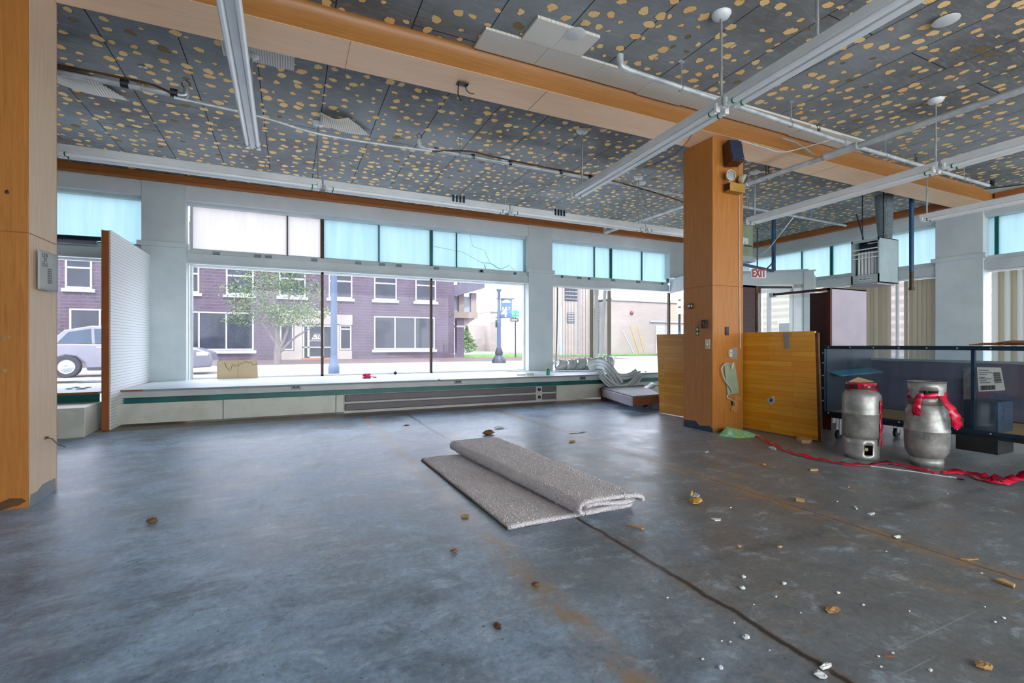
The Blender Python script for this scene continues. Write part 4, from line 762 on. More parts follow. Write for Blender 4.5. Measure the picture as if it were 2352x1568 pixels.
for x in (2.0, 3.2, 4.6, 7.4, 9.2): hang(t, x, 5.9 + .0185 * (x - 1.5) if x < 4.2 else 5.95 + .0082 * (x - 4.2), 3.5 if x < 4.2 else 3.5 - .0066 * (x - 4.2), .021)
for x in (1.66, 2.16, 2.7, 3.5, 4.0): obj('tape_wrap', MB().tube([(x, 5.92, 3.51), (x + .04, 5.92, 3.51)], .034, 10), m['navy'], t)
head(t, 4.45, 5.95, 3.52)
t = thing('left_pipe', 'short silver pipe with a copper tube beside the bleached column', 'pipe', (-1.5, 5.67, 3.52)); t.name = 'stub_pipe'; WL['stub_pipe'] = Vector((-1.5, 5.67, 3.52))
obj('pipe', MB().tube([(-4.5, 5.66, 3.53), (-.99, 5.68, 3.51)], .024, 12), m['pipe'], t, smooth=True)
obj('elbow', MB().tube(spline([(-1.02, 5.68, 3.51), (-.95, 5.68, 3.515), (-.93, 5.68, 3.55), (-.93, 5.68, 3.6)], 4), .031, 12), m['galv'], t, smooth=True)
obj('valve_wheel', MB().tube([(-.93 + .035 * math.cos(a), 5.66, 3.62 + .035 * math.sin(a)) for a in [2 * PI * k / 14 for k in range(15)]], .007, 6), m['knob_metal'], t)
obj('copper_tube', MB().tube(spline([(-4.5, 5.65, 3.57), (-2.0, 5.65, 3.57), (-1.3, 5.65, 3.56), (-1.12, 5.65, 3.53), (-1.0, 5.66, 3.485)], 6), .012, 8), m['rust'], t, smooth=True)
for x in (-1.42, -1.03): obj('tape_wrap', MB().tube([(x - .03, 5.67, 3.52), (x + .03, 5.67, 3.52)], .04, 10), m['black'], t)
hang(t, -1.28, 5.67, 3.52, .024)
one('conduit', 'thin sagging grey conduit linking the two sprinkler stubs below the ceiling', 'pipe', MB().tube(spline([(-1.03, 5.66, 3.47), (-.3, 5.75, 3.47), (.3, 5.82, 3.42), (1.0, 5.86, 3.44), (1.62, 5.88, 3.47)], 8), .016, 8), m['pipe'], smooth=True)
# ================================================================ LEFT-OVER CEILING TILES
TZ = CZ - .022
def tileset(name, label, pts, mt, z=TZ, th=.018):
    one(name, label, 'ceiling tile', MB().prism([(p.x, p.y, z) for p in [onZ(a, b, z) for a, b in pts]], (0, 0, th)), m[mt], group='left-over acoustic tiles')
def stripX(px0, px1, y0, y1): return onZ(px0[0], px0[1], TZ).x, onZ(px1[0], px1[1], TZ).x
a = onZ(405, 85, TZ).x; b = onZ(752, 172, TZ).x
one('acoustic_tile_strip', 'ribbed cream tile strip still stuck along the window side of the beam', 'ceiling tile', MB().box((a, BY1, TZ), (b, BY1 + .26, CZ)), m['acoustic'])
q = onZ(522, 165, TZ), onZ(675, 190, TZ); one('acoustic_tile', 'single ribbed cream tile beside the beam behind the hanging strip light', 'ceiling tile', MB().box((q[0].x, BY1 + .27, TZ), (q[1].x, BY1 + .58, CZ)), m['acoustic'])
a = onZ(1092, 105, TZ).x; b = onZ(1985, 330, TZ).x; ys = BY0 - .05
t = thing('acoustic_border', 'long row of pierced cream tiles left along the near side of the beam', 'ceiling tile', ((a + b) / 2, ys, TZ))
k = a; i = 0
while k < b - .05:
    k2 = min(k + .605, b); obj('tile', MB().box((k + .002, ys - .29, TZ - (.012 * (i % 4 == 3))), (k2 - .002, ys, CZ)), m['acoustic_hole'], t, bevel=.003); k = k2; i += 1
q0, q1 = onZ(1190, 100, TZ), onZ(1340, 130, TZ); t = thing('acoustic_patch', 'pair of pierced cream tiles projecting from the tile row beside the beam', 'ceiling tile', (q0.x + .3, ys - .45, TZ))
for i in range(2): obj('tile', MB().box((q0.x + .305 * i, ys - .60, TZ - .004), (q0.x + .305 * i + .303, ys - .292, CZ)), m['acoustic_hole'], t, bevel=.003)
def curl(name, label, pts, hang_, mt='acoustic'): # tile strip peeling from the ceiling; pts: four ceiling-plane corners, near edge drops
    A, B, Cc, D = [onZ(x, y, CZ - .03) for x, y in pts]; g = []
    for i in range(13):
        u = i / 12; dz = hang_ * (math.sin(PI * (u * .9 + .05)) ** 1.5); g.append([A.lerp(B, u) + Vector((0, 0, -dz)), D.lerp(Cc, u) + Vector((0, 0, -dz * .75))])
    one(name, label, 'ceiling tile', MB().sheet(g), m[mt], solid=.014, smooth=True, group='peeling ceiling tiles')
curl('peeling_tile', 'peeling ribbed tile strip curling down beside the bleached column', [(100, 142), (212, 180), (296, 230), (100, 178)], .05)
curl('peeling_tile', 'peeling ribbed tile strip curling down behind the thin drop rod over the long transom', [(735, 258), (800, 270), (852, 310), (735, 282)], .05)
bpy.data.objects['peeling_tile.001'].location.z -= 0
# torn white ceiling skin along the side wall and beam end
for i, (pts, lab) in enumerate(((((1890, 395), (1990, 400), (2100, 425), (2140, 440), (2030, 425), (1940, 405)), 'torn pale ceiling skin beside the beam above the frilled strip light'), (((2235, 440), (2300, 432), (2352, 426), (2352, 440), (2290, 446), (2240, 452)), 'torn pale ceiling skin at the head of the side wall'))):
    P_ = [onZ(x, y, CZ - .03 - .01 * (k % 2)) for k, (x, y) in enumerate(pts)]
    one('torn_ceiling_skin', lab, 'ceiling scrap', MB().prism(P_, (0, 0, .006)), m['paper'])
# junction box with wires in the beam soffit
p = onZ(1062, 192, BZ); t = thing('beam_junction_box', 'open electrical box with dangling black wires in the beam soffit', 'junction box', p)
obj('box', MB().box((p.x - .055, p.y - .035, BZ - .012), (p.x + .055, p.y + .035, BZ)), m['dark_metal'], t, bevel=.01)
obj('wire', MB().tube(spline([(p.x - .04, p.y, BZ - .01), (p.x - .045, p.y - .01, BZ - .06), (p.x - .04, p.y, BZ - .12), (p.x - .01, p.y, BZ - .165)], 5), .006, 6), m['black'], t)
obj('wire', MB().tube(spline([(p.x + .03, p.y, BZ - .01), (p.x + .04, p.y, BZ - .05), (p.x + .08, p.y, BZ - .075), (p.x + .12, p.y, BZ - .07)], 5), .005, 6), m['black'], t)
obj('wire', MB().tube(spline([(p.x - .05, p.y - .02, BZ - .015), (p.x, p.y - .03, BZ - .03), (p.x + .05, p.y - .01, BZ - .015)], 5), .006, 6), m['black'], t)
# loose wires under the big strip light
one('loose_wire', 'thin black wire sagging from the far strip light toward the beam', 'wire', MB().tube(spline([onY(1600, 262, 3.4), onY(1588, 310, 3.5), onY(1560, 345, 3.7), onY(1535, 362, 3.9), onY(1480, 385, 4.2)], 6), .003, 5), m['black'])
one('hanging_cable', 'grey cable hanging in a long slope between the frilled strip light and the exit sign', 'cable', MB().tube(spline([onY(1825, 495, 5.6), onY(1790, 540, 5.8), onY(1755, 580, 6.2), onY(1700, 606, 6.6)], 6), .009, 6), m['pipe'])
one('slack_cable', 'thin pale cable slung from the orange column to the silver sprinkler main', 'cable', MB().tube(spline([onY(x, y, 3.85) for x, y in ((1697, 322), (1752, 338), (1795, 349), (1842, 340), (1905, 322))], 6), .006, 6), m['pipe'])
one('bent_conduit', 'bent pale strip peeling off the rounded edge of the beam beyond the orange column', 'strip', MB().tube(spline([onY(x, y, 3.98) for x, y in ((1795, 318), (1822, 326), (1848, 340), (1872, 358))], 6), .014, 8, flat=.4), m['paper'])
# ================================================================ ON THE ORANGE COLUMN
CX, CY = 4.557, 4.158
def cfront(px, py, d=0): return onY(px, py, CY - d)
def cside(px, py, d=0): return onX(px, py, CX - d)
p0, p1 = cfront(1655, 337), cfront(1700, 384); t = thing('loudspeaker', 'small walnut loudspeaker with a dark cloth front, tilted on the orange column', 'speaker', (p0.x + .1, CY - .1, p1.z))
sp = MB(); zc = (p0.z + p1.z) / 2; sp.m = Matrix.Translation((p0.x + .10, CY - .09, zc)) @ Matrix.Rotation(math.radians(-12), 4, 'X') @ Matrix.Rotation(math.radians(-14), 4, 'Z'); sp.box((-.085, -.07, -.135), (.085, .07, .135)); obj('cabinet', sp, m['walnut'], t, bevel=.004)
s2 = MB(); s2.m = sp.m; s2.box((-.078, -.08, -.128), (.078, -.068, .128)); g_ = obj('cloth_grille', s2, m['speaker_cloth'], t, bevel=.003)
s3 = MB(); s3.m = sp.m; s3.box((.04, -.083, -.118), (.068, -.08, -.108)); obj('badge', s3, m['steel'], g_)
obj('wall_bracket', MB().box((p0.x + .07, CY - .06, zc - .03), (p0.x + .13, CY - .002, zc + .03)), m['dark_metal'], t)
p0, p1 = cfront(1660, 423), cfront(1694, 449); t = thing('emergency_light', 'amber emergency light box with two round lamps on the orange column', 'emergency light', ((p0.x + p1.x) / 2, CY - .06, p1.z))
obj('case', MB().box((p0.x, CY - .11, p1.z), (p1.x, CY - .002, p0.z)), m['amber_box'], t, bevel=.006)
obj('vent_side', MB().box((p0.x - .004, CY - .1, p1.z + .012), (p0.x, CY - .02, p0.z - .012)), m['mahogany'], t)
for k, (cx_, cz_, rz_, rx_) in enumerate((((p0.x + .035), p0.z + .085, .15, .0), (p1.x - .01, p0.z + .07, -.95, .35))):
    lm = MB(); lm.m = Matrix.Translation((cx_, CY - .075, cz_)) @ Matrix.Rotation(rz_ * -1, 4, 'Z') @ Matrix.Rotation(PI / 2 + rx_, 4, 'X'); lm.lathe([(.0, -.05), (.03, -.045), (.055, -.015), (.066, .01), (.066, .02), (.058, .02)], n=24, cap=False)
    h = obj('lamp_head', lm, m['cream'], t, smooth=True); ln = MB(); ln.m = lm.m; ln.lathe([(.0, .017), (.035, .016), (.058, .012)], n=24, cap=False); obj('lens', ln, m['lens'], h, smooth=True)
    obj('stem', MB().tube([(cx_, CY - .06, p0.z - .005), (cx_, CY - .075, cz_ - .04)], .01, 8), m['cream'], h)
p = cside(1588, 703); t = thing('door_bell', 'round brass bell push on the window-facing side of the orange column', 'bell', p)
kb = MB(); kb.m = Matrix.Translation(p) @ Matrix.Rotation(-PI / 2, 4, 'Y'); kb.lathe([(.036, 0), (.036, .02), (.03, .035), (.02, .042), (0, .044)], n=24); obj('rim', kb, m['knob_metal'], t, smooth=True)
kc = MB(); kc.m = kb.m; kc.lathe([(.013, .042), (.011, .052), (0, .054)], n=16); obj('button', kc, m['white'], t, smooth=True)
p = cside(1620, 744); t = thing('broken_thermostat', 'broken black thermostat with bare innards on the orange column', 'thermostat', p)
obj('base', MB().box((CX - .03, p.y - .035, p.z - .05), (CX, p.y + .035, p.z + .05)), m['black'], t, bevel=.005); rr = random.Random(4)
for k in range(5): obj('component', MB().box((CX - .045 - .008 * rr.random(), p.y - .03 + .012 * k, p.z - .04 + .05 * rr.random()), (CX - .028, p.y - .02 + .012 * k, p.z + .03 * rr.random())), m[('dark_metal', 'knob_metal', 'rust')[k % 3]], t)
def plate_side(px, py, w, h, mt, name, label, cat, d=.008): 
    p = cside(px, py); t = thing(name, label, cat, p); b_ = obj('plate', MB().box((CX - d, p.y - w / 2, p.z - h / 2), (CX, p.y + w / 2, p.z + h / 2)), m[mt], t, bevel=.002); return t, p
t, p = plate_side(1603, 761, .035, .1, 'black', 'wall_outlet', 'narrow black outlet without a cover on the orange column', 'outlet')
for dz in (-.025, .025): obj('socket', MB().box((CX - .012, p.y - .012, p.z + dz - .014), (CX - .007, p.y + .012, p.z + dz + .014)), m['cream'], t, bevel=.003)
t, p = plate_side(1626, 790, .07, .115, 'cream', 'light_switch', 'cream light switch plate on the orange column', 'switch'); obj('toggle', MB().box((CX - .022, p.y - .006, p.z - .012), (CX - .007, p.y + .006, p.z + .006)), m['white'], t)
p = cfront(1669, 760); t = thing('recessed_switch', 'dark rectangular switch hole on the viewer-facing side of the orange column', 'switch', p)
obj('plate', MB().box((p.x - .032, CY - .006, p.z - .052), (p.x + .032, CY, p.z + .052)), m['mahogany'], t); obj('rocker', MB().box((p.x - .02, CY - .01, p.z - .035), (p.x + .02, CY - .005, p.z + .035)), m['navy'], t)
p = cfront(1677, 811); t = thing('thermostat', 'cream thermostat on a grey wall patch on the orange column', 'thermostat', p)
q0, q1 = cfront(1679, 798), cfront(1693, 824); obj('grey_patch', MB().box((q0.x, CY - .003, q1.z), (q1.x, CY, q0.z)), m['grey_paint'], t)
obj('body', MB().box((p.x - .045, CY - .03, p.z - .045), (p.x + .005, CY - .001, p.z + .045)), m['cream'], t, bevel=.004); obj('dial', MB().tube(spline([(p.x - .035, CY - .032, p.z + .02), (p.x - .02, CY - .032, p.z + .005), (p.x - .008, CY - .032, p.z + .008)], 4), .003, 6), m['knob_metal'], t)
q = [cfront(x, y, .02) for x, y in ((1664, 836), (1688, 832), (1698, 902), (1672, 907))]; t = thing('hanging_cover_plate', 'long sage metal cover plate hanging crooked by a cable on the orange column', 'cover plate', (q[0].x, CY, q[3].z))
obj('plate', MB().prism(q, (0, .018, 0)), m['sage'], t, bevel=.003)
obj('cable', MB().tube(spline([cfront(x, y, .035) for x, y in ((1680, 838), (1668, 834), (1658, 845), (1661, 862), (1668, 878), (1679, 892), (1681, 900))], 6), .007, 8), m['pipe'], t, smooth=True)
obj('cable', MB().tube(spline([cfront(x, y, .012) for x, y in ((1672, 905), (1670, 913), (1678, 917), (1686, 922))], 6), .006, 8), m['pipe'], t, smooth=True)
obj('cord_clamp', MB().bar(cfront(1683, 833, .035), cfront(1680, 847, .035), .022, .02), m['cream'], t, bevel=.003)
t = thing('taped_hole', 'ragged cable hole patched with torn masking tape low on the orange column', 'hole', cfront(1688, 930))
obj('hole', MB().prism([cfront(x, y, .003) for x, y in ((1679, 916), (1685, 919), (1684, 930), (1679, 931))], (0, .003, 0)), m['black'], t)
for k, pts in enumerate((((1687, 908), (1703, 912), (1702, 919), (1688, 918)), ((1686, 918), (1694, 920), (1695, 936), (1689, 940)), ((1678, 938), (1686, 930), (1693, 940), (1691, 946), (1681, 943)))): obj('tape', MB().prism([cfront(x, y, .005 + .003 * k) for x, y in pts], (0, .003, 0)), m['tan_tape'], t)
one('door_chime_wire', 'thin white wire running down the edge of the orange column', 'wire', MB().tube([onY(1697, 380, 4.15), onY(1698.5, 520, 4.15), onY(1699, 690, 4.15), onY(1700, 800, 4.15)], .004, 6), m['pipe'])
# on the bleached column
p = onX(95, 617, -1.53); t = thing('paper_notice', 'curling grey paper notice with reversed lettering on the bleached column', 'notice', p)
A = [onX(x, y, -1.525) for x, y in ((80, 663), (114, 667), (119, 583), (81, 572))]; w0, w1, hz_ = A[0].y, A[1].y + .03, (A[0].z, A[3].z)
def notice(u, v): # u along Y, v up: a sheet bowed off the column
    return Vector((-1.522 + .018 * math.sin(PI * min(max(u, 0), 1)) + .03 * u * u + .012 * (1 - u), w0 + (w1 - w0) * u, hz_[0] + (hz_[1] - hz_[0]) * v))
obj('sheet', MB().sheet([[notice(i / 10, j / 8) for j in range(9)] for i in range(11)]), m['paper'], t, solid=.0015, smooth=True)
Lx = (w1 - w0)
def wp(cu, cv, s=1): 
    def f(pt): u = cu + pt.x / Lx; v = cv + pt.y / (hz_[1] - hz_[0]); q = notice(u, v); q.x += .004 + pt.z; return q
    return f
for i, (s_, v_) in enumerate((('RO', .88), ('FL', .76), ('LO', .64))): text_mesh(s_, .04, None, t, 'lettering', m['grey_print'], .001, 0, 1.0, wp(.24, v_), mirror=True)
for i in range(7): text_mesh('TM 042' if i % 2 else 'TM 243', .016, None, t, 'small_print', m['grey_print'], .001, 0, 1.0, wp(.46, .55 - .058 * i), mirror=True)
p = onX(103, 1008, -1.53); t = thing('metal_strap', 'small perforated metal strap sticking out low on the bleached column', 'bracket', p); P_ = spline([p, p + Vector((.035, 0, .002)), p + Vector((.07, -.01, -.035)), p + Vector((.115, -.02, -.06))], 5)
obj('strap', ribbon(P_, [Vector((0, .012, .0))] * len(P_)), m['dark_metal'], t, solid=.003); obj('nail', MB().tube([p + Vector((-.002, 0, .01)), p + Vector((.02, 0, .012))], .006, 8), m['rust'], t)
# ================================================================ PLANK PANEL BEHIND THE COLUMN
t = thing('plank_panel', 'big yellow maple floor panel standing on edge behind the orange column', 'panel', (5.16, 4.5, 0))
b0, b1 = onZ(1879, 1012, .01), onZ(1515, 947, .01)
def tilt(p, z): return Vector((p.x - .035 * z - (.0 if p is b1 else .05 * z), p.y, z))
top0, top1 = onX(1871, 760, b0.x - .05), onX(1508, 768, b1.x - .03); n_ = Vector((.045, 0, 0))
obj('plank_face', MB().prism([b0, b1, top1, top0], (.02, 0, 0)), m['planks'], t); pn = (b1 - b0).cross(top0 - b0).normalized(); pn = pn if pn.x < 0 else -pn
onF = lambda x, y, d=.006: onP(x, y, b0 + pn * d, pn)
obj('backing_board', MB().prism([p + Vector((.021, .004, 0)) for p in (b0, b1, top1, top0)], (.014, 0, 0)), m['tan_board'], t)
obj('edge_batten', MB().prism([b0 + Vector((.004, -.03, 0)), b0 + Vector((.036, -.03, 0)), top0 + Vector((.036, -.03, -.02)), top0 + Vector((.004, -.03, -.02))], (0, .03, 0)), m['rust'], t)
q = [onF(x, y) for x, y in ((1801, 765), (1812, 765), (1814, 801), (1804, 801))]; obj('tape_patch', MB().prism(q, (-.003, 0, 0)), m['grey_paint'], t)
q = [onF(x, y) for x, y in ((1761, 917), (1772, 913), (1777, 908), (1781, 919), (1773, 929), (1767, 926))]; lb_ = obj('torn_sticker', MB().prism(q, (-.003, 0, 0)), m['label_paper'], t)
q = [onF(x, y, .010) for x, y in ((1766, 918), (1773, 914), (1776, 920), (1770, 925))]; obj('print', MB().prism(q, (-.002, 0, 0)), m['banner'], lb_)
# ================================================================ UNIT HEATERS, DUCT, PIPES
t = thing('unit_heater', 'hanging pale unit heater with open louvres in front of the cyan side transom', 'heater', (9.28, 4.93, 2.09))
hx0, hx1, hy0, hy1, hz0, hz1 = 9.0, 9.56, 4.705, 5.15, 2.09, 2.85
cs = MB(); e = .012
cs.box((hx0, hy0, hz0), (hx1, hy0 + e, hz1)).box((hx0, hy1 - e, hz0), (hx1, hy1, hz1)).box((hx0, hy0, hz1 - e), (hx1, hy1, hz1)).box((hx0, hy0, hz0), (hx1, hy1, hz0 + e)).box((hx1 - e, hy0, hz0), (hx1, hy1, hz1)).box((hx0 - .006, hy0, hz0), (hx0, hy1, hz0 + .15)).box((hx0 - .006, hy0, hz1 - .05), (hx0, hy1, hz1)).box((hx0 - .006, hy0, hz0), (hx0, hy0 + .025, hz1)).box((hx0 - .006, hy1 - .025, hz0), (hx0, hy1, hz1))
obj('casing', cs, m['heater'], t); obj('inside', MB().box((hx0 + .2, hy0 + .02, hz0 + .02), (hx0 + .22, hy1 - .02, hz1 - .02)), m['heater_dark'], t)
for i in range(7): y = hy0 + .05 + i * (hy1 - hy0 - .1) / 6.4; obj('exchanger_tube', MB().tube([(hx0 + .1, y, hz0 + .02), (hx0 + .1, y, hz1 - .2)], .022, 10), m['white_metal'], t, smooth=True)
for i in range(3): z = hz1 - .17 - i * .075; obj('louvre', MB().bar((hx0 + .01, hy0 + .02, z), (hx0 + .01, hy1 - .02, z), .03, .018), m['white_metal'], t)
obj('deflector', MB().prism([(hx0 + .02, hy0 + .03, hz1 - .09), (hx0 + .15, hy0 + .03, hz1 - .05), (hx0 + .15, hy1 - .2, hz1 - .05), (hx0 + .02, hy1 - .25, hz1 - .09)], (0, 0, .02)), m['lilac_panel'], t)
obj('drip_tray', MB().box((hx0 - .02, hy0 + .02, hz0 - .03), (hx1 - .05, hy1 + .02, hz0 - .004)), m['lilac_panel'], t, bevel=.008)
lab_ = obj('nameplate', MB().box((hx0 - .009, hy0 + .12, hz0 + .055), (hx0 - .006, hy1 - .12, hz0 + .095)), m['white_metal'], t)
for i in range(10): y = hy1 - .13 - .02 * i; obj('nameplate_mark', MB().box((hx0 - .011, y - .012, hz0 + .064), (hx0 - .009, y, hz0 + .087)), m['red_ink'], lab_)
for x, y in ((9.02, 4.98), (9.3, 4.80)): obj('hanger_rod', MB().tube([(x, y, hz1), (x, y, CZ)], .01, 8), m['dark_metal'], t)
obj('brace', MB().tube([(9.1, 5.0, hz1), (9.95, 5.6, 3.55)], .01, 8), m['dark_metal'], t)
one('flue_duct', 'grey wrapped flue duct rising from the hanging unit heater to the ceiling', 'duct', MB().tube([(9.7, 4.98, 2.88), (9.7, 4.99, 3.3), (9.7, 5.0, CZ)], [.10, .125, .14], 18).box((9.57, 4.9, 2.6), (9.68, 5.08, 2.9)), m['insulation'], smooth=True)
t = thing('drop_pipe', 'dark blue vertical pipe hanging from the ceiling beside the unit heater', 'pipe', (10, 4.72, 2.0)); obj('pipe', MB().tube([(10, 4.72, 2.33), (10, 4.72, CZ)], .035, 12), m['pipe_blue'], t, smooth=True); obj('lower_end', MB().tube([(10, 4.72, 2.02), (10, 4.72, 2.33)], .032, 12), m['brown_metal'], t, smooth=True); obj('cap', MB().tube([(10, 4.72, 2.0), (10, 4.72, 2.05)], .045, 12), m['brown_metal'], t)
bx = 8.5; t = thing('second_unit_heater', 'grey-green heater box mostly hidden behind the orange column', 'heater', (8.5, 7, 2.76)); t.name = 'heater_box'; WL['heater_box'] = Vector((8.5, 7, 2.76))
obj('casing', MB().box((bx - .35, 6.73, 2.80), (bx + .0, 7.4, 3.42)), m['sage'], t, bevel=.01); obj('lower_lip', MB().box((bx - .37, 6.70, 2.70), (bx + .03, 7.4, 2.80)), m['heater'], t); obj('handle', MB().box((bx - .25, 6.71, 3.0), (bx - .05, 6.73, 3.02)), m['black'], t)
p = atD(1777, 545, 10.3); pv = [p, atD(1777, 622, 10.3)]
one('conduit_riser', 'vertical dark blue conduit dropping to the lobby roof beside the exit sign', 'pipe', MB().tube([(p.x, p.y, CZ), (p.x, p.y, pv[1].z)], .04, 10), m['pipe_blue'], smooth=True)
one('conduit_brace', 'sloping blue-grey conduit running over the exit sign to the lobby roof', 'pipe', MB().bar(atD(1685, 603, 9.6), atD(1775, 622, 10.1), .05, .05), m['sky_blue_pole'])
one('power_cord', 'black cord looping from the conduit above the exit sign', 'cord', MB().tube(spline([atD(x, y, 10.15) for x, y in ((1770, 552), (1776, 575), (1778, 592), (1772, 606), (1762, 616))], 6), .014, 6), m['black'])
one('sign_rod', 'thin dark rod holding the exit sign from the ceiling', 'rod', MB().tube([atD(1739.5, 615, 8.6), atD(1740, 523, 8.6)], .012, 6), m['dark_metal'])
e0, e1 = [atD(x, y, 8.6) for x, y in ((1727, 638), (1759, 618))]; ex = DE * -1
t = thing('exit_sign', 'white exit sign with red letters hanging above the entrance door', 'sign', (e0 + e1) / 2)
cc = (e0 + e1) / 2; ux = Vector((CA * .97, -SA * .97, 0)).normalized(); W_ = (e1 - e0).dot(ux) / 2 + .01; H_ = (e1.z - e0.z) / 2
bd = obj('panel', MB().prism([cc + ux * a * W_ + Vector((0, 0, b * H_)) for a, b in ((-1, -1), (1, -1), (1, 1), (-1, 1))], ux.cross(Vector((0, 0, 1))) * -.03), m['white'], t, bevel=.003)
text_mesh('EXIT', .20, frame4(cc + ux.cross(Vector((0, 0, 1))) * .004, ux, (0, 0, 1)), bd, 'lettering', m['red_ink'], .006, .006, sx=.6)
# ================================================================ BLINDS
def slat(par, x, y, z0, z1, ang, mt, lean=0, w=.089, name='slat', curl=0):
    g = []; dx, dy_ = math.cos(ang), math.sin(ang)
    for i in range(7):
        v = i / 6; row = []
        for k in range(5):
            s = (k / 4 - .5) * w; b = .007 * (1 - (2 * (k / 4 - .5)) ** 2); ox = lean * (1 - v) + curl * (1 - v) ** 2
            row.append(Vector((x + ox + dx * s - dy_ * b, y + dy_ * s + dx * b, z0 + (z1 - z0) * v)))
        g.append(row)
    return obj(name, MB().sheet(g), m[mt], par, smooth=True)
SY = WY + .06; zb_ = .50
t = thing('vertical_blind', 'partly stripped vertical blind with a few turned slats beside the middle pilaster', 'blind', (XY(1330, SY), SY, ZH))
obj('headrail', MB().box((P1b - .02, SY - .03, ZH - .045), (XY(1402, SY), SY + .03, ZH - .005)), m['white_metal'], t, bevel=.004)
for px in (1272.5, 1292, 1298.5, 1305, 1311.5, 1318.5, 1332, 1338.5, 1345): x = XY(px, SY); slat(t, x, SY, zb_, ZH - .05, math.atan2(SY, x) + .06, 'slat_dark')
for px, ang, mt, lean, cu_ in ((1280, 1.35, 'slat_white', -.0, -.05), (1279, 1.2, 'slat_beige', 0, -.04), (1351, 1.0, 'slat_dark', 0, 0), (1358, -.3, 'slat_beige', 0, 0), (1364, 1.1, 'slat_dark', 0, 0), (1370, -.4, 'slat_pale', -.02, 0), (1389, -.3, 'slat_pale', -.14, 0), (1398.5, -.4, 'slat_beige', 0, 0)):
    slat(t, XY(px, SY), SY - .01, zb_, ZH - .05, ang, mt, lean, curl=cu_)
SX = WX + .08
for lab, ya, yb, seed, skip in (('beige vertical blind with gaps in the side window below the unit heater', YB1 + .02, YX(1988, SX) + .9, 3, (YX(2072, SX), YX(2053, SX))), ('pale vertical blind with broad white-edged slats past the side-wall pilaster', .2, YB0 - .03, 5, None)):
    t = thing('vertical_blind', lab, 'blind', (SX, (ya + yb) / 2, 2.37)); obj('headrail', MB().box((SX - .03, ya, 2.33), (SX + .03, yb, 2.365)), m['white_metal'], t); rr = random.Random(seed); y = ya + .05; k = 0
    while y < yb - .03:
        if not (skip and skip[0] - .03 < y < skip[1] + .03):
            slat(t, SX, y, .52, 2.325, PI / 2 + (rr.uniform(-.35, .35) if seed == 3 else .45 + rr.uniform(-.1, .1)), 'slat_lit' if seed == 3 else ('slat_pale' if k % 2 else 'slat_lit'))
        y += .078 if seed == 3 else .082; k += 1
    if skip: slat(t, SX - .02, (skip[0] + skip[1]) / 2, .52, 2.325, PI / 2 + .4, 'slat_white', 0, .06)
# fallen bundle of slats on the ledge
t = thing('fallen_blind_slats', 'tangle of white vinyl blind slats spilling off the ledge onto the wooden ramp', 'blind', onZ(1400, 850, LZ))
def LP(px, py, z): return onZ(px, py, z)
hx_a, hx_b, hr = XY(1276, 8.9), XY(1392, 8.9), .135
for k in range(4):
    g = []; wd = []; n = 150
    for i in range(n + 1):
        a = 2 * PI * 6.2 * i / n; s_ = i / n; rr_ = hr * (.82 + .3 * s_) * (1 + .05 * math.sin(a * .37 + k)); x = hx_a + (hx_b - hx_a) * s_ + .046 * (k - 1.5)
        g.append(Vector((x + .08 * math.sin(a), 8.9 - .25 * s_ + rr_ * math.cos(a), LZ + .012 + rr_ + rr_ * math.sin(a)))); wd.append(Vector((.040, .008, .02 * math.cos(a))))
    obj('slat', ribbon(g, wd), m['slat_white'], t, solid=.003, smooth=True)
def band(path, Y0, n, half, w2=None):
    P_ = spline([onY(x, y, Y0 + dy) for x, y, dy in path], 7); nrm = Vector((.3, 1, 0)).normalized()
    for k in range(n):
        g = []; wd = []
        for i, p in enumerate(P_):
            d = (P_[min(i + 1, len(P_) - 1)] - P_[max(i - 1, 0)]).normalized(); s_ = d.cross(nrm).normalized(); o_ = (k - (n - 1) / 2) * 2 * half
            g.append(p + s_ * o_ + nrm * (.012 * (k % 2))); wd.append(s_ * half * .96 + nrm * .012)
        obj('slat', ribbon(g, wd), m['slat_white'], t, solid=.003, smooth=True)
band(((1352, 842, .62), (1372, 836, .5), (1392, 840, .2), (1407, 858, .0), (1417, 874, 0), (1424, 884, .02)), LYF - .1, 3, .034)
band(((1374, 852, .16), (1390, 871, -.0), (1407, 885, 0), (1424, 891, 0), (1441, 888, 0), (1456, 877, 0), (1473, 857, .0)), LYF - .14, 3, .024)
band(((1398, 846, .15), (1416, 861, .02), (1434, 865, 0), (1450, 861, 0), (1464, 852, .02)), LYF - .07, 2, .028)
one('vinyl_strip', 'short folded white vinyl slat lying on the wooden ramp', 'blind slat', ribbon(spline([onY(x, y - 2, 6.9) + Vector((0, 0, .02)) for x, y in ((1484, 897), (1493, 893), (1502, 886), (1508, 888), (1514, 893))], 5), [Vector((.0, .08, .02))] * 21), m['slat_white'], solid=.003, smooth=True)
# ================================================================ THINGS ON THE LEDGE
q0, q1 = Vector((XY(498, 9.3), 9.3, LZ)), Vector((XY(593, 9.3), 9.3, LZ)); hh = onY(498, 829, q0.y).z
t = thing('cardboard_piece', 'water-stained corrugated cardboard piece leaning on the glass', 'cardboard', (q0 + q1) / 2)
obj('sheet', MB().prism([q0, q1, Vector((q1.x - .02, q1.y + .03, hh + .02)), Vector((q0.x, q0.y + .03, hh))], (0, .008, 0)), m['corrugated'], t)
def stain(u, v): p = q0.lerp(q1, u); return Vector((p.x, p.y - .002 + .03 * v, LZ + (hh - LZ) * v))
sp_ = [(.17, .9), (.2, .82), (.22, .62), (.26, .58), (.29, .42), (.33, .5), (.35, .68), (.39, .8), (.43, .66), (.47, .78), (.52, .7), (.57, .86), (.62, .84), (.68, .96), (.76, .86), (.82, .92), (.86, .76), (.92, .74), (.97, .84), (1., .72)]
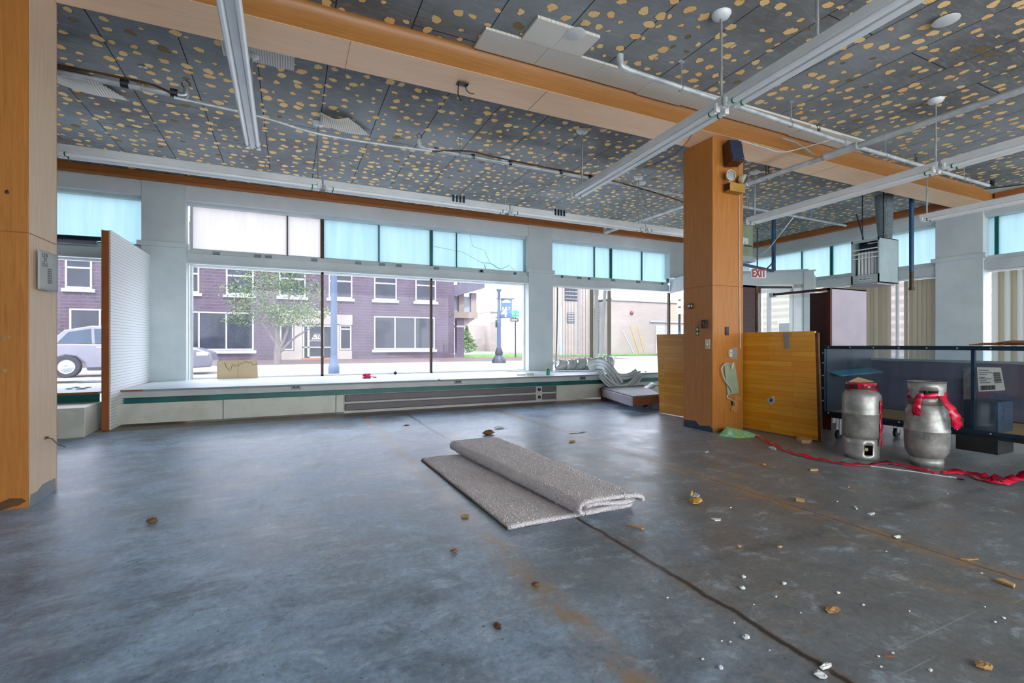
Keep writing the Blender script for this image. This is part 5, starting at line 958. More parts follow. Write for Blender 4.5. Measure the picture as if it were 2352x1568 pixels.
obj('water_stain', MB().tube([stain(u, v) for u, v in sp_], .007, 5, flat=.4), m['rust'], t); obj('crease', MB().tube([stain(.5, 0), stain(.5, .98)], .003, 5), m['cardboard'], t)
p = onZ(842, 868, LZ); t = thing('tape_roll', 'pink flagging tape roll lying on the display ledge', 'tape roll', p)
obj('roll', MB().lathe([(.028, 0), (.068, 0), (.068, .075), (.028, .075), (.028, 0)], p, 24, cap=False), m['red_tape'], t, smooth=True)
obj('tail', ribbon(spline([p + Vector(v) for v in ((-.07, -.06, .022), (-.02, -.085, .034), (.05, -.09, .04), (.1, -.05, .026), (.16, -.02, .018))], 5), [Vector((0, .03, .015))] * 21), m['pink'], t, solid=.002, smooth=True)
p = onZ(908, 860, LZ); one('rubber_ball', 'small dark ball resting on the display ledge near the glass', 'ball', MB().ball((p.x, p.y, LZ + .032), .032, 14), m['dark_metal'], smooth=True)
p = onZ(1217, 861, LZ); t = thing('masking_tape_roll', 'flat roll of pale tape lying on the ledge below the middle pilaster', 'tape roll', p); obj('roll', MB().lathe([(.045, 0), (.07, 0), (.07, .035), (.045, .035), (.045, 0)], p, 24, cap=False), m['cream'], t, smooth=True); obj('core', MB().lathe([(.04, 0), (.045, 0), (.045, .03), (.04, .03), (.04, 0)], p, 24, cap=False), m['cardboard'], t)
one('thin_stick', 'thin dark offcut beside the pale tape roll on the ledge', 'offcut', MB().bar(p + Vector((-.25, .03, .006)), p + Vector((-.09, .0, .006)), .012, .01), m['dark_metal'])
p = onZ(1258.5, 861, LZ); t = thing('green_can', 'green drink can standing on the ledge below the middle pilaster', 'can', p); obj('body', MB().lathe([(.024, 0), (.033, .008), (.033, .105), (.027, .12)], p, 22, cap=False), m['green_can'], t, smooth=True); obj('lid', MB().lathe([(.0, .117), (.025, .117), (.027, .122)], p, 22), m['steel'], t)
p = onZ(1185, 852, LZ); one('pale_board', 'thin pale board lying on the ledge at the foot of the pilaster', 'board', MB().box((p.x - .3, p.y - .16, LZ + .001), (p.x + .3, p.y + .0, LZ + .013)), m['ledge'])
p = onZ(1015, 873, LZ); one('twig_end', 'small grey stub on the front edge of the ledge', 'debris', MB().tube([(p.x - .04, LYF - .03, LZ + .008), (p.x + .03, LYF - .045, LZ - .015)], .01, 8), m['grey_paint'])
for k in range(3):
    p = onZ(1455 + 14 * k, 852 + k, LZ); one('slat_clip', 'small dark clip lying on the ledge behind the spilled slats', 'clip', MB().box((p.x - .02, p.y - .02, LZ), (p.x + .02, p.y + .02, LZ + .012)), m['dark_metal'], group='clips on the ledge', bevel=.003)
# wooden ramp in front of the ledge
A = [onZ(x, y, z) for x, y, z in ((1388, 893, .22), (1454, 912, .22), (1516, 907, .22), (1516, 890, .22))]
t = thing('wooden_ramp', 'low worn wooden platform with a russet edge in front of the ledge', 'platform', (A[0] + A[2]) / 2 * 1.0 - Vector((0, 0, .22)))
A = [Vector((p.x, min(p.y, 7.5), .215)) for p in A]; A[3].y = 7.5; A.insert(0, Vector((A[0].x + .1, 7.5, .215)))
obj('deck', MB().prism(A, (0, 0, .022)), m['grey_paint'], t, bevel=.004)
def edge(a, b, z0, z1, mt, nm): n = (b - a).cross(Vector((0, 0, 1))).normalized() * .03; return obj(nm, MB().prism([a + Vector((0, 0, z0)) + n * .1, b + Vector((0, 0, z0)) + n * .1, b + n * 1.1 + Vector((0, 0, z0)), a + n * 1.1 + Vector((0, 0, z0))], (0, 0, z1 - z0)), m[mt], t, bevel=.003)
fl = [Vector((p.x, p.y, 0)) for p in A]
edge(fl[0], fl[1], .08, .215, 'red_board', 'edge_board'); edge(fl[1], fl[2], .08, .215, 'lilac_panel', 'edge_board'); edge(fl[2], fl[3], .10, .215, 'red_board', 'edge_board')
obj('leg_block', MB().box((fl[3].x - .15, fl[3].y - .0, 0), (fl[3].x + .1, fl[3].y + .12, .12)), m['grey_paint'], t); obj('leg_block', MB().box((fl[1].x + .1, fl[1].y + .12, 0), (fl[1].x + .2, fl[1].y + .25, .1)), m['rust'], t)
for i in range(9): p = A[1].lerp(A[2], .08 + .1 * i) + Vector((.05, .06, .022)); obj('nail_hole', MB().box((p.x - .012, p.y - .008, p.z), (p.x + .012, p.y + .008, p.z + .0015)), m['black'], t)
p = onZ(1350, 929, 0); one('tan_chip', 'flat tan wood chip on the floor before the ledge', 'wood chip', MB().box((p.x - .1, p.y - .03, 0), (p.x + .08, p.y + .03, .012)), m['pale_wood'])
p = onZ(1500, 934, 0); one('tape_scrap', 'crumpled red tape scrap under the wooden platform', 'tape', ribbon(spline([p + Vector(v) for v in ((-.2, .0, .01), (-.1, .03, .03), (0, -.02, .012), (.12, .02, .02), (.2, 0, .01))], 5), [Vector((0, .03, .01))] * 21), m['red_tape'], solid=.002)
# ================================================================ DISPLAY CASE ON CASTERS
kx0, kx1, ky0, ky1, kz0, kz1 = 5.42, 6.3, .75, 3.39, .27, 1.035
t = thing('display_case', 'long black-framed glass display case on casters behind the gas cylinders', 'display case', ((kx0 + kx1) / 2, 2.2, 0))
def fr(a, b, w=.035): return obj('frame_bar', MB().bar(a, b, w, w), m['navy'], t, bevel=.003)
for z in (kz0 + .02, kz1 - .02):
    for x in (kx0, kx1): fr((x, ky0, z), (x, ky1, z))
    for y in (ky0, ky1): fr((kx0, y, z), (kx1, y, z))
for x in (kx0, kx1):
    for y in (ky0, ky1): fr((x, y, kz0), (x, y, kz1))
ym_ = onX(2236, 860, kx0).y; fr((kx0, ym_, kz0), (kx0, ym_, kz1), .028)
obj('front_glass', quadX(ky0 + .02, ky1 - .02, kz0 + .03, kz1 - .03, kx0), m['case_glass'], t); obj('top_glass', MB().add([(kx0, ky0, kz1 - .005), (kx1, ky0, kz1 - .005), (kx1, ky1, kz1 - .005), (kx0, ky1, kz1 - .005)], [(0, 1, 2, 3)]), m['case_glass'], t)
obj('base_tray', MB().box((kx0, ky0, kz0 - .03), (kx1, ky1, kz0 + .01)), m['dark_metal'], t); obj('floor_liner', MB().box((kx0 + .03, ky0, kz0 + .012), (kx1 - .03, ky1 - .03, kz0 + .03)), m['tan_board'], t)
obj('back_panel', MB().box((kx1 - .012, ky0, kz0), (kx1 + .0, ky1, .86)), m['case_back'], t); obj('back_rail', MB().box((kx1 - .03, ky0, .86), (kx1 + .0, ky1, .885)), m['heater'], t)
obj('end_panel', MB().box((kx0 + .02, ky1 - .02, kz0), (kx1, ky1 + .0, kz1 - .02)), m['case_end'], t); obj('end_shelf', MB().prism([(kx0 + .05, ky1 - .02, .735), (kx1 - .05, ky1 - .02, .76), (kx1 - .05, ky1 - .16, .72), (kx0 + .08, ky1 - .14, .695)], (0, 0, .012)), m['shelf_teal'], t)
for y in [ky1 - .06 - .225 * k for k in range(11)]:
    for z in (kz1 - .02, kz0 + .02): obj('screw', MB().ball((kx0 - .019, y, z), .008, 6), m['steel'], t)
for z in (.42, .56, .70, .84, .95): obj('screw', MB().ball((kx0 - .019, ky1, z), .008, 6), m['steel'], t)
for x, y in ((kx1 - .08, 3.08), (kx0 + .1, ky1 - .1), (kx1 - .08, 1.2), (kx0 + .1, 1.0)):
    c_ = obj('caster', MB().prism([(x + .05 * math.cos(a), y - .014, .05 + .05 * math.sin(a)) for a in [2 * PI * k / 18 for k in range(18)]], (0, .028, 0)), m['rubber'], t, smooth=True); obj('caster_fork', MB().box((x - .02, y - .02, .05), (x + .02, y - .015, .24)).box((x - .02, y + .015, .05), (x + .02, y + .02, .24)).box((x - .03, y - .03, .23), (x + .03, y + .03, .245)), m['steel'], c_)
a = onX(2222, 945, kx0 + .1); b = onX(2302, 1000, kx0 + .1); obj('inner_box', MB().box((kx0 + .03, b.y, kz0 + .02), (kx0 + .3, a.y, .56)), m['heater_dark'], t, bevel=.004)
a = onX(2196, 990, kx0 - .02); b = onX(2294, 1020, kx0 - .02); obj('skirt_box', MB().box((kx0 - .03, b.y, .12), (kx0 + .25, a.y, .25)), m['black'], t, bevel=.004)
a, b = onX(2214, 843, kx1 - .03), onX(2245, 950, kx1 - .03); t2 = one('foil_sheet', 'crinkled silver foil strip standing inside the display case', 'foil', MB().sheet([[Vector((kx1 - .035 - .012 * ((i * 3 + j) % 4) / 4, a.y + (b.y - a.y) * i / 4, b.z + (a.z - b.z) * j / 10)) for j in range(11)] for i in range(5)]), m['foil'], solid=.002)
q = [onX(x, y, kx0 - .004) for x, y in ((2248, 899), (2309, 896), (2299, 844), (2244, 843))]
t2 = thing('shipping_label', 'white shipping label with barcodes stuck on the case glass', 'label', sum(q, Vector()) / 4)
obj('paper', MB().prism(q, (-.001, 0, 0)), m['label_paper'], t2)
def lb2(u, v): return (q[0].lerp(q[1], u)).lerp(q[3].lerp(q[2], u), v) + Vector((-.0035, 0, 0))
bars = MB(); rr = random.Random(2); u = .08
while u < .66: wv_ = rr.choice((.008, .014, .022)); bars.add([lb2(u, .05), lb2(u + wv_, .05), lb2(u + wv_, .24), lb2(u, .24)], [(0, 1, 2, 3)]); u += wv_ + rr.choice((.008, .012))
v = .33
while v < .78: wv_ = rr.choice((.012, .02, .03)); bars.add([lb2(.66, v), lb2(.94, v), lb2(.94, v + wv_), lb2(.66, v + wv_)], [(0, 1, 2, 3)]); v += wv_ + rr.choice((.01, .018))
obj('barcode', bars, m['ink'], t2); ln_ = MB()
for v, u1 in ((.86, .5), (.76, .62), (.68, .4), (.56, .3), (.50, .55), (.42, .36), (.34, .5)): ln_.add([lb2(.07, v), lb2(u1, v), lb2(u1, v + .035), lb2(.07, v + .035)], [(0, 1, 2, 3)])
obj('print_lines', ln_, m['grey_print'], t2)
# cardboard on the case
z_ = kz1 + .004
for i, (px0, px1, lab) in enumerate(((2238, 2312, 'folded russet cardboard sheet on top of the display case, its pointed corner overhanging'), (2300, 2352, 'second russet cardboard sheet on the display case, at the edge of the frame'))):
    y1, y0 = onX(px0, 795, 5.6).y, onX(px1 + 30 * i, 795, 5.6).y
    g = [[Vector((5.5 + .5 * k / 3, y1 + (y0 - y1) * j / 6, z_ + .006 + .02 * i + (.035 + .012 * math.sin(j * 1.3)) * (1 - abs(k / 1.5 - 1)) * (.4 + .1 * j))) for j in range(7)] for k in range(4)]
    one('cardboard_sheet', lab, 'cardboard', MB().sheet(g), m['red_board'], solid=.006)
# ================================================================ DARK SHOWCASES BEHIND THE PANEL
hc = 1.74
t = thing('tall_showcase', 'tall mahogany showcase with a pale lilac end panel behind the display case', 'cabinet', (6.4, 4.6, 0))
obj('end_panel', MB().box((6.03, 3.68, .08), (6.75, 3.70, hc)), m['lilac_panel'], t); obj('corner_post', MB().box((6.0, 3.675, 0), (6.035, 3.71, hc)), m['mahogany'], t)
obj('front_panel', MB().box((6.0, 3.71, .1), (6.02, 3.93, hc - .05)), m['dark_cabinet'], t); obj('plinth', MB().box((6.02, 3.70, 0), (6.74, 5.0, .1)), m['dark_cabinet'], t); obj('plinth_front', MB().box((5.99, 3.66, .0), (6.02, 4.5, .35)), m['mahogany'], t)
obj('top_rail', MB().box((6.0, 3.68, hc - .03), (6.03, 4.44, hc + .0)), m['mahogany'], t); obj('top_board', MB().box((6.03, 3.68, hc - .012), (6.75, 3.98, hc + .004)), m['dark_cabinet'], t)
obj('lower_front', MB().box((6.0, 3.93, .1), (6.02, 5.0, .85)), m['dark_cabinet'], t); obj('glass', quadX(3.93, 4.6, .85, hc - .04, 6.012), m['clear'], t)
obj('top_glass', MB().add([(6.03, 3.98, hc - .04), (6.5, 3.98, hc - .04), (6.5, 4.5, hc - .04), (6.03, 4.5, hc - .04)], [(0, 1, 2, 3)]), m['clear'], t); obj('rail_bracket', MB().box((6.0, 4.42, hc - .05), (6.04, 4.5, hc + .01)), m['steel'], t)
obj('handle_strip', MB().box((5.985, 3.80, 1.0), (6.0, 3.83, 1.2)), m['rust'], t)
xl = onY(1697, 700, 5.15).x; xr_ = onY(1736, 700, 5.15).x; hl = onY(1720, 655, 5.15).z
t = thing('corner_showcase', 'dark grained showcase with a mirrored curved end beside the orange column', 'cabinet', (xl + .2, 5.3, 0))
obj('front_panel', MB().box((xl - .3, 5.15, 0), (xr_, 5.17, hl)), m['mahogany'], t); obj('top_board', MB().box((xl - .3, 5.15, hl - .03), (onY(1740, 655, 5.15).x, 5.7, hl)), m['dark_cabinet'], t)
obj('corner_post', MB().box((xr_, 5.14, 0), (xr_ + .04, 5.18, hl)), m['rust'], t)
def arc(z0, z1): return MB().sheet([[Vector((xr_ + .06 + .34 * math.sin(a), 5.17 + .5 * (1 - math.cos(a)), z)) for z in (z0, z1)] for a in [PI / 2 * k / 10 for k in range(11)]])
zf0, zf1 = onY(1750, 738, 5.3).z, onY(1750, 676, 5.3).z
obj('curved_end', arc(0, zf0), m['lilac_panel'], t, smooth=True); obj('mirror_band', arc(zf0, zf1), m['foil'], t, smooth=True); obj('curved_head', arc(zf1, hl), m['mahogany'], t, smooth=True)
obj('top_rail', MB().bar((xr_ + .02, 5.16, hl - .02), onY(1818, 660, 5.3), .03, .035), m['dark_metal'], t)
p = onX(1893, 905, 5.6); one('paper_wad', 'scrap of red and white tape caught behind the end of the display case', 'tape', ribbon(spline([p + Vector(v) for v in ((0, .16, .0), (0, .06, .03), (.02, -.02, .0), (.05, -.08, -.02))], 5), [Vector((0, .01, .045))] * 16), m['red_tape'], solid=.003)
# ================================================================ GAS CYLINDERS
def tank(name, label, c, prof, collar, hole_z, foot):
    t = thing(name, label, 'gas cylinder', c, 'gas cylinders'); obj('body', MB().lathe(prof, c, 40), m['tank'], t, smooth=True); return t
cA = Vector((4.83, 2.675, 0)); r_ = .152
t = tank('gas_cylinder', 'dented silver gas cylinder standing upside down on its valve collar, nearer the panel', cA, [(.10, .165), (.135, .185), (r_, .22), (r_, .405), (r_ + .002, .408), (r_ + .003, .414), (r_ + .002, .42), (r_, .424), (r_, .555), (.147, .585), (.125, .615), (.09, .628), (0, .63)], 0, 0, 0)
def ringwall(c, r, z0, z1, holes, th=.006, n=48, flare=0): # collar with openings [(a0, a1, z0, z1)]
    mb = MB(); A_ = [2 * PI * k / n for k in range(n)]
    zs = sorted({z0, z1} | {h[2] for h in holes} | {h[3] for h in holes})
    for i in range(len(zs) - 1):
        for k in range(n):
            a0, a1 = A_[k], A_[k] + 2 * PI / n; am = (a0 + a1) / 2; zm = (zs[i] + zs[i+1]) / 2
            if any(abs((am - (h[0] + h[1]) / 2 + PI) % (2 * PI) - PI) < (h[1] - h[0]) / 2 and h[2] < zm < h[3] for h in holes): continue
            rr0 = r + flare * max(0, (zs[i] - z0) / (z1 - z0)) ; rr1 = r + flare * ((zs[i+1] - z0) / (z1 - z0))
            mb.add([(c[0] + rr0 * math.cos(a0), c[1] + rr0 * math.sin(a0), zs[i]), (c[0] + rr0 * math.cos(a1), c[1] + rr0 * math.sin(a1), zs[i]), (c[0] + rr1 * math.cos(a1), c[1] + rr1 * math.sin(a1), zs[i+1]), (c[0] + rr1 * math.cos(a0), c[1] + rr1 * math.sin(a0), zs[i+1])], [(0, 1, 2, 3)])
    return mb
def view_angle(c, off): return math.atan2(-c.y, -c.x) + off
va = view_angle(cA, .42)
obj('collar', ringwall(cA, .132, .0, .19, [(va - .3, va + .3, .045, .135)]), m['tank'], t, solid=.006, smooth=True)
vd = Vector((math.cos(va), math.sin(va), 0)); vb = obj('valve', MB().tube([cA + vd * .03 + Vector((0, 0, .165)), cA + vd * .03 + Vector((0, 0, .05))], .02, 10).tube([cA + vd * .02 + Vector((0, 0, .09)), cA + vd * .09 + Vector((0, 0, .09))], .016, 10), m['knob_metal'], t, smooth=True)
obj('painted_valve_shade', MB().box((cA.x - .05, cA.y - .05, .002), (cA.x + .05, cA.y + .05, .01)), m['black'], t)  # black plate painting in the shade inside the collar
obj('foot_ring', ringwall(cA, .112, .615, .695, []), m['tank'], t, solid=.006, smooth=True)
tp = thing('barrier_tape_wrap', 'red barrier tape wound around the top ring of the upside-down gas cylinder', 'tape', cA + Vector((0, 0, .63)))
wr = MB().sheet([[Vector((cA.x + (.119 + .004 * math.sin(3 * a + i)) * math.cos(a), cA.y + (.119 + .004 * math.sin(3 * a + i)) * math.sin(a), .632 + .062 * i / 3 + .006 * math.sin(2 * a + 1))) for i in range(4)] for a in [2 * PI * k / 48 for k in range(49)]])
obj('band', wr, m['red_tape'], tp, solid=.002, smooth=True)
va2 = view_angle(cA, 0)
def wrapc(c, r, zc, off, flip=False):
    a_ = view_angle(c, off)
    def f(p): k = -1 if flip else 1; a = a_ + k * p.x / r; return Vector((c.x + (r + .002 + max(p.z, 0)) * math.cos(a), c.y + (r + .002 + max(p.z, 0)) * math.sin(a), zc + k * p.y))
    return f
text_mesh('DO NOT ENTER', .058, None, tp, 'lettering', m['ink'], .002, .002, 1.1, wrapc(cA, .124, .664, .15, True))
one('tan_card', 'tan cardboard scrap lying on top of the upside-down gas cylinder', 'cardboard', MB().prism([cA + Vector(v) for v in ((-.09, .06, .70), (.02, .04, .735), (.1, -.05, .70), (0, -.02, .70))], (0, 0, .006)), m['cardboard'])
ta = view_angle(cA, 1.12); td = Vector((math.cos(ta), math.sin(ta), 0)); P_ = [cA + td * (.160 + .004 * math.sin(i * 1.1)) + Vector((0, 0, .54 - .0185 * i)) for i in range(23)]
one('tape_tail', 'red barrier tape end hanging down the side of the upside-down gas cylinder', 'tape', ribbon(P_, [Vector((-td.y, td.x, 0)) * (.018 + .006 * math.sin(i * .6)) for i in range(23)]), m['red_tape'], solid=.002, smooth=True)
cB = Vector((5.03, 2.262, 0)); r_ = .155
t = tank('gas_cylinder', 'silver gas cylinder standing upright with a handled collar, beside the case caster', cB, [(.0, .055), (.09, .058), (.125, .085), (.148, .13), (r_, .19), (r_ + .001, .3), (r_ + .004, .304), (r_ + .004, .314), (r_ + .001, .318), (r_ - .002, .42), (.148, .47), (.135, .51), (.118, .535), (.10, .548), (0, .55)], 0, 0, 0)
obj('foot_ring', ringwall(cB, .112, 0, .075, []), m['tank'], t, solid=.006, smooth=True); v2 = view_angle(cB, .12)
obj('collar', ringwall(cB, .12, .53, .725, [(v2 - .5, v2 + .5, .60, .655)], flare=.008), m['tank'], t, solid=.006, smooth=True); obj('collar_rim', MB().tube([(cB.x + .129 * math.cos(a), cB.y + .129 * math.sin(a), .725) for a in [2 * PI * k / 40 for k in range(41)]], .006, 6), m['steel'], t, smooth=True)
obj('valve', MB().tube([cB + Vector((0, 0, .55)), cB + Vector((0, 0, .66))], .022, 10).tube([cB + Vector((.0, 0, .62)), cB + Vector((-.06, -.03, .62))], .016, 8), m['knob_metal'], t, smooth=True)
text_mesh('FUEL', .062, None, t, 'stencil_lettering', m['grey_print'], .0006, 0, .8, wrapc(cB, .158, .262, -.12))
tp = thing('barrier_tape_knot', 'red barrier tape knotted around the collar of the upright gas cylinder with two hanging ends', 'tape', cB + Vector((0, 0, .6)))
obj('band', MB().sheet([[Vector((cB.x + (.127 + .003 * math.sin(4 * a)) * math.cos(a), cB.y + (.127 + .003 * math.sin(4 * a)) * math.sin(a), .585 + (.03 + .03 * abs(math.sin(a - v2 + .3))) * (i / 2) + .008 * math.sin(a * 2))) for i in range(3)] for a in [2 * PI * k / 48 for k in range(49)]]), m['red_tape'], tp, solid=.002, smooth=True)
for o_, dx_, ln2, wd in ((-.45, -.02, .20, .022), (.62, .09, .27, .034)):
    a_ = v2 + o_; d_ = Vector((math.cos(a_), math.sin(a_), 0)); s_ = Vector((-d_.y, d_.x, 0)); P_ = [cB + d_ * (.132 + .045 * math.sin(PI * min(1, i / 27)) + .002 * i * (dx_ > 0)) + s_ * (dx_ * i / 27) + Vector((0, 0, .615 - ln2 * i / 27)) for i in range(28)]
    o2 = obj('tail', ribbon(P_, [s_ * (.008 + wd * math.sin(PI * (.12 + .62 * i / 27))) + d_ * (.008 * math.sin(i * .9)) for i in range(28)]), m['red_tape'], tp, solid=.002, smooth=True)
obj('knot', MB().ball(cB + Vector((math.cos(v2 - .4), math.sin(v2 - .4), 0)) * .135 + Vector((0, 0, .615)), .022, 8), m['pink'], tp)
# tape along the floor
path = [(1716, 992), (1745, 1004), (1775, 1019), (1812, 1036), (1870, 1051), (1935, 1063), (1990, 1066), (2030, 1061), (2075, 1068), (2120, 1078), (2150, 1086)]
def floor_tape(label, path, w, seed):
    rr = random.Random(seed); P_ = spline([onZ(x, y, .015) for x, y in path], 5); W_ = []
    for i, p in enumerate(P_):
        d = (P_[min(i+1, len(P_)-1)] - P_[max(i-1, 0)]).normalized(); s_ = Vector((-d.y, d.x, 0)); k = i / (len(P_) - 1); a = .3 * math.sin(i * .9 + seed) ; W_.append((s_ * math.cos(a) + Vector((0, 0, abs(math.sin(a)) + .05))) * (w * (.45 + .55 * abs(math.sin(i * .37 + seed))) * (.5 + .5 * k)))
        p.z = .004 + abs(W_[-1].z) + .012 * rr.random() + (.0)
    t = thing('barrier_tape', label, 'tape', (P_[0] + P_[-1]) / 2 * 1.0); obj('strip', ribbon(P_, W_), m['red_tape'], t, solid=.002, smooth=True); return t, P_, W_
t, P_, W_ = floor_tape('long red barrier tape snaking over the floor from the plank panel past the gas cylinders', path, .03, 1)
def on_strip(P_, W_, c):
    L_ = [0]
    for i in range(len(P_) - 1): L_.append(L_[-1] + (P_[i+1] - P_[i]).length)
    def f(p):
        s = c * L_[-1] + p.x; i = max(0, min(len(P_) - 2, next((k for k in range(len(L_) - 1) if L_[k+1] >= s), len(P_) - 2))); k = (s - L_[i]) / max(1e-6, L_[i+1] - L_[i])
        w_ = W_[i].lerp(W_[i+1], k); n_ = (P_[i+1] - P_[i]).cross(w_).normalized(); n_ = n_ if n_.z > 0 else -n_
        return P_[i].lerp(P_[i+1], k) + w_.normalized() * p.y + n_ * (.003 + max(0, p.z))
    return f
text_mesh('DO NOT ENTER', .045, None, t, 'lettering', m['ink'], .001, .001, 1.1, on_strip(P_, W_, .78))
t, P_, W_ = floor_tape('crumpled end of red barrier tape on the floor at the edge of the frame', [(2162, 1084), (2200, 1083), (2235, 1088), (2262, 1100), (2290, 1106), (2320, 1100), (2375, 1098)], .07, 3)
text_mesh('DO NOT ENTER', .05, None, t, 'lettering', m['ink'], .001, .001, 1.0, on_strip(P_, W_, .5))
one('white_rod', 'thin white fibreglass rod lying along the floor before the gas cylinders', 'rod', MB().tube([onZ(2000, 1070, .006), onZ(2100, 1083, .006), onZ(2185, 1096, .006)], .0045, 6), m['plaster'])
p = onZ(2195, 1096, .01); t = thing('pen', 'small red and white pen lying at the end of the white rod', 'pen', p); a, b = onZ(2180, 1094, .008), onZ(2217, 1102, .008); obj('barrel', MB().tube([a, a.lerp(b, .5)], .007, 8), m['white'], t); obj('grip', MB().tube([a.lerp(b, .5), a.lerp(b, .75)], .007, 8), m['red_tape'], t); obj('tip', MB().tube([a.lerp(b, .75), b], [.007, .002], 8), m['dark_metal'], t)
# iridescent film bag by the column foot
t0 = [onZ(x, y, 0) for x, y in ((1651, 1000), (1668, 1003), (1700, 1006), (1750, 1003), (1722, 990), (1690, 985), (1672, 984))]; cpk = onZ(1676, 998, 0) + Vector((0, .04, .085)); rr = random.Random(6); mb = MB()
ring2 = [p.lerp(Vector((cpk.x, cpk.y, 0)), .45) + Vector((rr.uniform(-.02, .02), rr.uniform(-.02, .02), rr.uniform(.02, .06) * (1 if p.x < 4.9 else .5))) for p in t0]; n = len(t0)
mb.add(t0 + ring2 + [cpk], [(i, (i+1) % n, n + (i+1) % n, n + i) for i in range(n)] + [(n + i, n + (i+1) % n, 2 * n) for i in range(n)])
one('film_bag', 'crumpled iridescent film bag on the floor at the foot of the orange column', 'plastic bag', mb, m['iris'])
# ================================================================ CARPET
t = thing('folded_carpet', 'grey carpet remnant half rolled over itself in the middle of the floor', 'carpet', (1.5, 3.4, 0))
def carpet_path(v): # v 0 front .. 1 back; returns path points
    xl_ = 1.125 + (1.085 - 1.125) * v; xk = 1.555 + (1.40 - 1.555) * v; xr2 = 2.02 + (1.92 - 2.02) * v; z1_ = .046; r = .036
    p = [(xl_, .012), (xl_ + .15, .014), (xk - .02, .013), (xk + .2, .012), (xr2 - .04, .012), (xr2 - .012, .02), (xr2 - .006, .032), (xr2 - .02, .042), (xr2 - .06, z1_), (xk + .25, z1_), (xk + .06, z1_)]
    for k in range(7): a = -PI / 2 - PI * k / 6; p.append((xk + .035 + r * 1.1 * math.cos(a), z1_ + r + r * math.sin(a)))
    p += [(xk + .15, z1_ + 2 * r + .004), (xk + .3, z1_ + 2 * r + .006), (xr2 - .16, z1_ + 2 * r + .004), (xr2 - .10, z1_ + 2 * r), (xr2 - .055, z1_ + 2 * r - .006), (xr2 - .026, z1_ + r * 1.45), (xr2 - .02, z1_ + r * .85)]
    return p
g = []; NV = 60
for j in range(NV + 1):
    v = j / NV; row = []; cp = carpet_path(v); 
    fine_ = spline([Vector((x, 0, z)) for x, z in cp], 4)
    for i, q in enumerate(fine_):
        u = i / (len(fine_) - 1); y = 2.47 + .02 * math.sin(u * 5) + (4.27 + (.12 if u > .5 else 0) - 2.47) * v - .09 * min(1, max(0, (u - .28) / .12)) * (1 - v)
        dz = .006 * mnoise.noise(Vector((q.x * 5, y * 3, u * 4))) * (1 if u > .6 else .3); row.append(Vector((q.x + .004 * mnoise.noise(Vector((y * 6, 3, u))), y, q.z + dz)))
    g.append(row)
ca = obj('pile', MB().sheet(g), m['carpet'], t, solid=.021, smooth=True)
gi = []
for j in range(NV + 1):
    w_ = j / NV; xk = 1.555 - .155 * w_; xr2 = 2.02 - .1 * w_; y_ = 2.40 + (4.37 - 2.40) * w_; gi.append([Vector((xk + .05 + (xr2 - .045 - xk - .05) * i / 8, y_ + .01 * math.sin(i), .083 + .006 * math.sin(i * .8) - .012 * (i / 8) ** 2)) for i in range(9)])
obj('inner_fold', MB().sheet(gi), m['carpet'], t, solid=.024, smooth=True)
gb_ = []
for row in g: gb_.append([p - Vector((0, 0, .0105)) for p in row[:17]])
obj('backing_edge', MB().sheet([[Vector((r[0].x - .004, r[0].y, .001)), Vector((r[0].x - .006, r[0].y, .010))] for r in g]), m['carpet_back'], t, solid=.003)
pl = MB(); rr = random.Random(11)
for j in range(0, 9000): # loop pile: short tufts standing on the carpet
    a, b = rr.random() * (NV - 1), rr.random(); i0 = int(a); row = g[i0]; ii = rr.choice((rr.uniform(0, 16), rr.uniform(54, len(row) - 9))) if rr.random() < .85 else rr.uniform(42, len(row) - 2)
    k0 = int(ii); p = row[k0].lerp(row[k0 + 1], ii - k0).lerp(g[i0 + 1][k0], a - i0); nrm = (row[k0 + 1] - row[k0]).cross(g[i0 + 1][k0] - row[k0]); nrm = nrm.normalized() if nrm.length > 1e-9 else Vector((0, 0, 1)); 
    if k0 > 50 and nrm.z < 0 or k0 <= 16 and nrm.z < 0: nrm = -nrm
    if 40 <= k0 <= 54 and nrm.x > 0: nrm = -nrm
    p = p + nrm * .009; s_ = .004; q = Vector((rr.uniform(-1, 1), rr.uniform(-1, 1), rr.uniform(-.3, .3))).normalized(); o_ = nrm.cross(q).normalized(); tip = p + nrm * rr.uniform(.005, .011) + q * .003
    pl.add([p + q * s_, p - q * s_ * .5 + o_ * s_ * .87, p - q * s_ * .5 - o_ * s_ * .87, tip], [(0, 1, 3), (1, 2, 3), (2, 0, 3)])
po = obj('loop_tufts', pl, m['carpet'], t); po['kind'] = 'stuff'
# ================================================================ LITTER ON THE FLOOR
def Z2(x, y): return onZ(1500 + x / 2.5786, 960 + y / 2.5786, 0)
def crumb(name, label, cat, p, size, mt, grp=None, seed=0): return one(name, label, cat, MB().chunk((p.x, p.y, 0), size, random.Random(seed)), m[mt], (p.x, p.y, 0), grp)
for i, (x, y, s) in enumerate(((538, 945, .018), (530, 1012, .02), (775, 985, .018), (550, 1305, .022), (1095, 1038, .014), (400, 1485, .016), (728, 1060, .01), (1247, 1110, .011), (2077, 1187, .012), (1643, 1497, .012), (1350, 1475, .008), (1420, 1392, .008), (690, 1377, .007), (458, 1327, .007), (407, 1322, .007), (480, 1215, .008), (875, 1155, .008), (1518, 1145, .008), (1945, 920, .009), (85, 1066, .01), (293, 1430, .009), (597, 1106, .007), (2025, 1210, .009), (1965, 1120, .007), (1335, 1412, .008), (1382, 792, .009), (1090, 495, .01), (460, 532, .01), (1745, 450, .012), (1160, 410, .01))):
    crumb('plaster_crumb', 'white plaster crumb on the bare floor between the carpet and the gas cylinders', 'debris', Z2(x, y), (s * .62, s * .5, s * .6), 'plaster', 'white crumbs on the floor', i)
